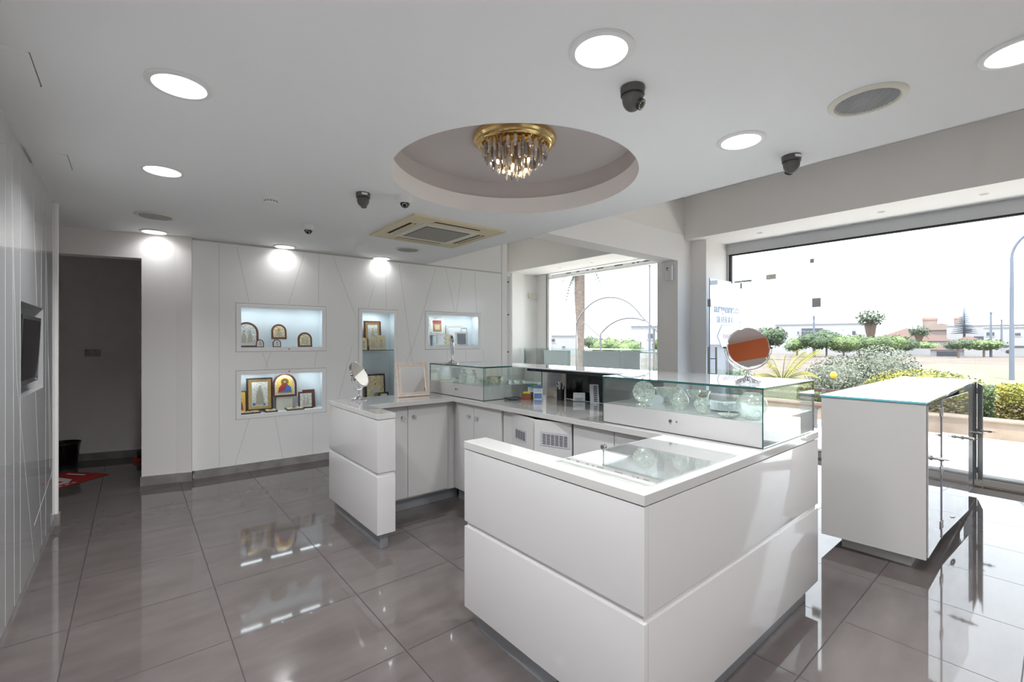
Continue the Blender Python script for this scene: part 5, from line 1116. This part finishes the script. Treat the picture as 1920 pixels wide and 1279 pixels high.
pole(108.36, 7.64, 7.2, 0.16, 'distant dark utility pole right of the pine tree', name='utility_pole')
pole(124.34, 7.39, 6.6, 0.16, 'distant utility pole nearest the street lamp', name='utility_pole')
pole(85.99, 26.17, 6.6, 0.16, 'distant white pole before the white house', name='utility_pole')
# wooden bench on the terrace
t = thing('bench', 'wooden slatted bench on the terrace seen behind the near showcase', 'bench', (8.8, 3.2, 0))
for k, (x, z) in enumerate(((8.62, 0.33), (8.76, 0.33), (8.90, 0.33))): mb = MB(); mb.box(x-0.05, x+0.05, 2.35, 4.15, z, z+0.035, 0.004); obj('seat_slat', mb, M_['plank'], t, world=True)
for z in (0.43, 0.54): mb = MB(); mb.box(9.03, 9.06, 2.35, 4.15, z, z+0.06, 0.004); obj('back_slat', mb, M_['plank'], t, world=True)
for y in (2.6, 3.9): mb = MB(); mb.box(8.58, 8.62, y-0.03, y+0.03, -0.015, 0.33); mb.box(9.0, 9.03, y-0.03, y+0.03, -0.015, 0.60); mb.box(8.6, 9.02, y-0.03, y+0.03, 0.295, 0.33); obj('leg_frame', mb, M_['arcm'], t, world=True)
t = thing('garden_lantern', 'small orange round marker on a stake before the olive bush', 'marker', (14.16, 3.86, ground_z(14.16, 3.86))); mb = MB(); mb.tube([(0, 0, 0), (0, 0, 0.80)], 0.012, 6); obj('stake', mb, M_['polem'], t)
mb = MB(); mb.sph((0, 0, 0.87), 0.08, 14, (1, 1, 1.2)); obj('globe', mb, M_['orangep'], t)
# far trees
def tree(label, x, y, ztop, r, m, n=900, trunk_r=0.15, name='tree', squash=0.8, ls=None, zc=None):
    g = ground_z(x, y); t = thing(name, label, 'tree', (x, y, g)); mb = MB(); zc = zc if zc is not None else ztop-r*squash
    k = 4
    for i in range(k):
        a = i*2*PI/k+x; c = (x+r*0.38*math.cos(a), y+r*0.38*math.sin(a), zc+r*0.12*math.sin(3*a)); mb.sph(c, 1, 12, (r*0.52, r*0.52, r*0.52*squash)); leaves(mb, c, (r*0.68, r*0.68, r*0.68*squash), n//k, ls or r*0.07)
    obj('crown', mb, M_[m], t, world=True, smooth=False)
    mb = MB(); mb.tube([(0, 0, 0), (0, 0, zc-g)], trunk_r, 8); obj('trunk', mb, M_['trunk'], t); return t
tree('dense round dark green tree beside the glass door', 64.15, 24.78, 3.9, 2.25, 'leafd', 2600, zc=1.9)
row = [(89.5, 29.8, 2.6, 2.4, 'leafl', 'loose light green tree at the left end of the tree row'), (93.0, 28.2, 3.3, 2.6, 'leafd', 'taller dark green tree before the white house'), (93.4, 26.5, 3.9, 2.8, 'leafd', 'bluish green tree rising above the row'),
       (97.0, 24.9, 2.8, 2.6, 'leafl', 'light green rounded tree in the middle of the row'), (97.8, 22.9, 3.0, 2.7, 'leafg', 'mid green tree left of the shaggy palm'), (102.4, 21.6, 2.9, 2.8, 'leafg', 'green tree at the foot of the shaggy palm'),
       (102.1, 19.3, 2.9, 2.8, 'leafl', 'light green tree right of the shaggy palm'), (121.7, 20.8, 2.6, 2.4, 'leafd', 'dark green clipped tree ending the row')]
for i, (x, y, zt, r, m, lab) in enumerate(row): q = 0.92 if i % 2 else 1.0; tree(lab, x*q, y*q, zt, r*0.9, m, 1500)
tree('dark flat-topped small tree right of the pine', 97.3, 10.3, 1.9, 1.7, 'leafd', 1200, squash=0.6); tree('light green spreading tree at the foot of the utility pole', 106.5, 8.3, 1.8, 2.6, 'leafl', 1000, squash=0.4)
tree('pale green tree between the villas and the field', 122, 17.3, 1.5, 2.5, 'leafl', 900, squash=0.5)
for x, y, zt, r, m, lab in ((33, 26.5, 2.1, 1.5, 'leafl', 'light green tree behind the palm trunk, far window'), (32, 23.5, 1.9, 1.3, 'leafl', 'light green tree right of the palm trunk, far window'), (45, 38, 2.4, 1.6, 'leafd', 'distant dark tree left of the palm trunk, far window'), (47, 29.5, 2.0, 1.3, 'leafg', 'distant tree below the small arch, far window'), (42, 24.2, 2.6, 1.5, 'leafl', 'yellow-green tree by the slim lamp post, far window')): tree(lab, x, y, zt, r, m, 1200)
def far_palm(x, y, ztop, label, skirt, s_=1.0):
    g = ground_z(x, y); t = thing('palm_tree', label, 'palm', (x, y, g)); H = ztop-g
    mb = MB(); mb.tube([(0, 0, 0), (0, 0, H-1.2*s_)], 0.3, 10); obj('trunk', mb, M_['trunk'], t)
    mb = MB()
    for k in range(20): frond(mb, (0, 0, H-1.6*s_), k*2*PI/20, 1.9*s_*random.uniform(0.7, 1.1), 1.9*s_*random.uniform(0.0, 1.2), 1.4*s_, 0.6*s_, 8, 0.16)
    leaves(mb, (0, 0, H-1.1*s_), (1.8*s_, 1.8*s_, 1.3*s_), 420, 0.2*s_, shell=0.1)
    obj('fronds', mb, M_['leafd'], t, smooth=False)
    mb = MB(); mb.lathe([(0.28, H-2.0*s_-skirt), (0.55*s_, H-1.9*s_-skirt*0.55), (0.78*s_, H-2.1*s_), (0.3, H-1.4*s_)], n=9); obj('dry_skirt', mb, M_['deadfr'], t, smooth=False)
far_palm(105.55, 22.95, 7.1, 'shaggy fan palm with brown skirt at the corner of the white house', 3.6, 1.25); far_palm(125.74, 19.22, 4.6, 'smaller fan palm right of the tree row', 1.8, 1.0)
t = thing('pine_tree', 'tall layered blue-green pine above the far houses', 'tree', (167.99, 16.69, ground_z(168, 16.7))); g = ground_z(168, 16.7); H = 10.2-g
mb = MB(); mb.tube([(0, 0, 0), (0, 0, H)], 0.3, 8, radii=[0.4, 0.05]); obj('trunk', mb, M_['trunk'], t)
mb = MB()
for k in range(13):
    z = H-0.3-k*0.53; r = 0.35+k*0.20; mb.lathe([(0.0001, z+0.25), (r, z-0.12), (r*0.9, z-0.18), (0.0001, z)], n=11, T=Matrix.Rotation(k, 4, 'Z'), closed=True)
obj('branches', mb, M_['bluepine'], t, smooth=False)
# far houses
def house(label, x, y, w, d, ztop, rz, mat='render', wins=(), roof=None, extra=None):
    g = ground_z(x, y)-0.3; t = thing('house', label, 'house', (x, y, g), rz); h = ztop-g
    mb = MB(); mb.box(-d/2, d/2, -w/2, w/2, 0, h); obj('wall', mb, M_[mat], t)
    mb = MB()
    if roof == 'tile':
        mb.prism([(-w/2-0.4, h), (w/2+0.4, h), (0, h+w*0.22)], -d/2-0.4, d/2+0.4, T=Matrix.Rotation(PI/2, 4, 'Z') @ Matrix.Rotation(PI/2, 4, 'X')); obj('roof', mb, M_['roof'], t, smooth=False)
    else: mb.box(-d/2-0.15, d/2+0.15, -w/2-0.15, w/2+0.15, h, h+0.25); obj('parapet', mb, M_[mat], t)
    for (yy, z, ww, hh) in wins:
        mb = MB(); mb.box(-d/2-0.05, -d/2+0.03, yy-ww/2, yy+ww/2, h+z, h+z+hh); q = obj('window', mb, M_['winb'], t)
        mb = MB(); mb.box(-d/2-0.08, -d/2+0.03, yy-ww/2-0.12, yy+ww/2+0.12, h+z-0.15, h+z); obj('window_sill', mb, M_['render'], q)
    if extra: extra(t, h, d, w)
    return t
az = math.atan2(36.7, 128.1)
def big(t, h, d, w):
    mb = MB(); mb.box(-d/2+0.5, d/2-2, 2.0-3.2+2.2, 2.0+3.2, h, h+1.7); q = obj('roof_pavilion', mb, M_['render'], t)
    mb = MB(); mb.box(-d/2+0.42, -d/2+0.5, -0.2+1.2, 4.4, h+0.35, h+1.05); obj('shade', mb, M_['grey_card'], q)
    mb = MB()
    for k in range(6): mb.box(-d/2-0.35, -d/2+0.1, 0.1+k*0.75, 0.45+k*0.75, h-3.3, h-1.7)
    mb.box(-d/2-0.3, -d/2+0.1, 0.0, 4.2, h-1.35, h-0.95); obj('balcony_openings', mb, M_['winb'], t)
    mb = MB(); mb.box(-d/2-1.2, -d/2, -w/2+1, w/2+1.2, 0.0, 1.5); obj('garden_wall', mb, M_['render'], t)
    mb = MB(); mb.box(-1, 0, w/2-3.8, w/2-3.0, h, h+1.1); mb.cyl((0, w/2-5.1, h), (0, w/2-5.1, h+1.5), 0.2, n=10); obj('water_tanks', mb, M_['grey_card'], t)
house('long flat-roofed white villa behind the tree row', 129.3, 37.3, 19.5, 11, 5.35, az-0.02, 'render', ((7.3, -2.2, 0.3, 0.5), (4.9, -2.2, 0.3, 0.5), (5.6-3.9+0.3, -2.2, 0, 0), (-5.8, -2.6, 0.6, 0.9), (6.1-9.9, -1.2, 0, 0)), None, big)
house('white house with tiled roof behind the palm, left of the church', 172.0, 28.9, 14, 9, 2.0, 0.15, 'render', ((2, -1.6, 1, 0.9), (-3, -1.6, 1, 0.9)), 'tile')
house('white house with reddish roof in front of the church', 147.0, 21.1, 9, 7, 1.4, 0.12, 'render', ((1, -1.5, 1, 0.8),), 'tile')
house('pale house with broad terracotta roof under the pine', 136.0, 12.9, 6, 8, 1.1, 0.1, 'renderp', ((3, -1.5, 1, 0.9), (-2, -1.5, 1, 0.9)), 'tile')
house('white flat-roofed house right of the pine', 186.0, 14.5, 15, 9, 5.7, 0.08, 'render', ((3, -1.8, 1.2, 1), (-2, -1.8, 1.2, 1), (0.5, -4.2, 3, 1.2)))
house('white apartment house at the right edge behind the street lamp', 148.7, 5.4, 12, 10, 4.3, 0.04, 'render', ((5, -1.8, 1.2, 0.8), (1, -1.8, 0.8, 0.6), (2, -5.0, 2.4, 1.2), (-3, -5.0, 1.6, 1.2)))
house('tall white building corner cut by the right photo edge', 170, 3.2, 6, 8, 8.2, 0.02, 'render', ((0, -2, 1, 1),))
house('small white shed with grey gable front beside the small tree', 109.5, 13.0, 4.2, 4, -0.1, 0.1, 'render', ((0, -1.2, 2.6, 0.9),), 'tile')
house('distant white house left of the palm trunk, far window', 64.4, 63.5, 6.5, 6, 2.4, math.radians(45), 'render', ((1, -1.2, 0.7, 0.6), (-1, -2.6, 0.6, 0.6), (1.5, -2.6, 0.6, 0.6)))
house('pale pink house with white front, far window right of centre', 60.0, 40.2, 4.6, 6, 3.55, math.radians(33), 'render', ((-0.5, -1.8, 0.8, 0.7), (1.2, -3.5, 0.6, 0.9)))
house('low pinkish house behind the intercom pillar, far window', 66, 38.2, 4.4, 6, 3.3, math.radians(30), 'renderp', ((0.5, -1.8, 0.8, 0.7),))
mb = MB(); mb.box(116, 116.4, -14, 33, ground_z(116, 14)-0.4, ground_z(116, 14)+1.3, T=Matrix.Identity(4)); tag(obj('boundary_wall', mb, M_['render']), 'long low white boundary wall between the field and the houses', 'wall')
t = thing('church', 'pink stone church with two small domes on the skyline', 'church', (204, 25.5, ground_z(204, 25.5)), 0.1); g = -ground_z(204, 25.5)
mb = MB(); mb.box(-6, 6, -7, 7, 0, g+4.9); obj('nave', mb, M_['renderp'], t)
mb = MB(); mb.prism([(-7.6, 0), (7.6, 0), (0, 2.2)], -6.5, 6.5, T=Matrix.Translation((0, 0, g+4.9)) @ Matrix.Rotation(PI/2, 4, 'Z') @ Matrix.Rotation(PI/2, 4, 'X')); obj('roof', mb, M_['renderp'], t)
for y, r, z0, z1 in ((2.9, 2.0, g+5.5, g+8.6), (-3.9, 1.15, g+4.5, g+8.6)):
    mb = MB(); mb.cyl((0, y, z0), (0, y, z1), r*0.92, n=16); d_ = obj('drum', mb, M_['renderp'], t); mb = MB(); mb.sph((0, y, z1), r, 16, (1, 1, 0.85)); obj('dome', mb, M_['roof'], d_)
t = thing('car', 'small white car parked far away at the right edge', 'car', (112, 4.6, ground_z(112, 4.6)+0.5), math.radians(95))
mb = MB(); mb.T = XZ; mb.prism([(-2.1, 0.3), (2.1, 0.3), (2.1, 0.85), (1.3, 0.95), (0.7, 1.4), (-1.0, 1.4), (-1.7, 0.95), (-2.1, 0.9)], -0.85, 0.85); obj('body', mb, M_['carw'], t, smooth=False)
mb = MB(); mb.T = XZ; mb.prism([(-1.45, 0.98), (1.05, 0.98), (0.62, 1.34), (-0.92, 1.34)], -0.87, 0.87); obj('windows', mb, M_['winb'], t, smooth=False)
for x in (-1.3, 1.3):
    for y in (-0.8, 0.8): mb = MB(); mb.cyl((x, y-0.1, 0.32), (x, y+0.1, 0.32), 0.32, n=18); obj('wheel', mb, M_['black'], t)
# letters of the outdoor fascia whose feet show at the top of the far window
t = thing('fascia_sign', 'row of black letter feet on the white fascia above the far window', 'sign', (6.62, 4.9, 2.70))
for (ya, yb) in ((6.20, 6.08), (5.93, 5.86), (5.68, 5.63), (5.54, 5.50), (5.42, 5.28), (5.03, 4.86), (4.66, 4.62), (4.57, 4.53), (4.44, 4.32), (4.20, 4.11), (4.00, 3.93)):
    mb = MB(); mb.box(6.50, 6.51, yb, ya, 2.722, 2.738); obj('letter_foot', mb, M_['black'], t, world=True)
mb = MB(); mb.box(6.512, 6.53, 3.5, 6.7, 2.66, 2.76); obj('fascia', mb, M_['whitep'], t, world=True)
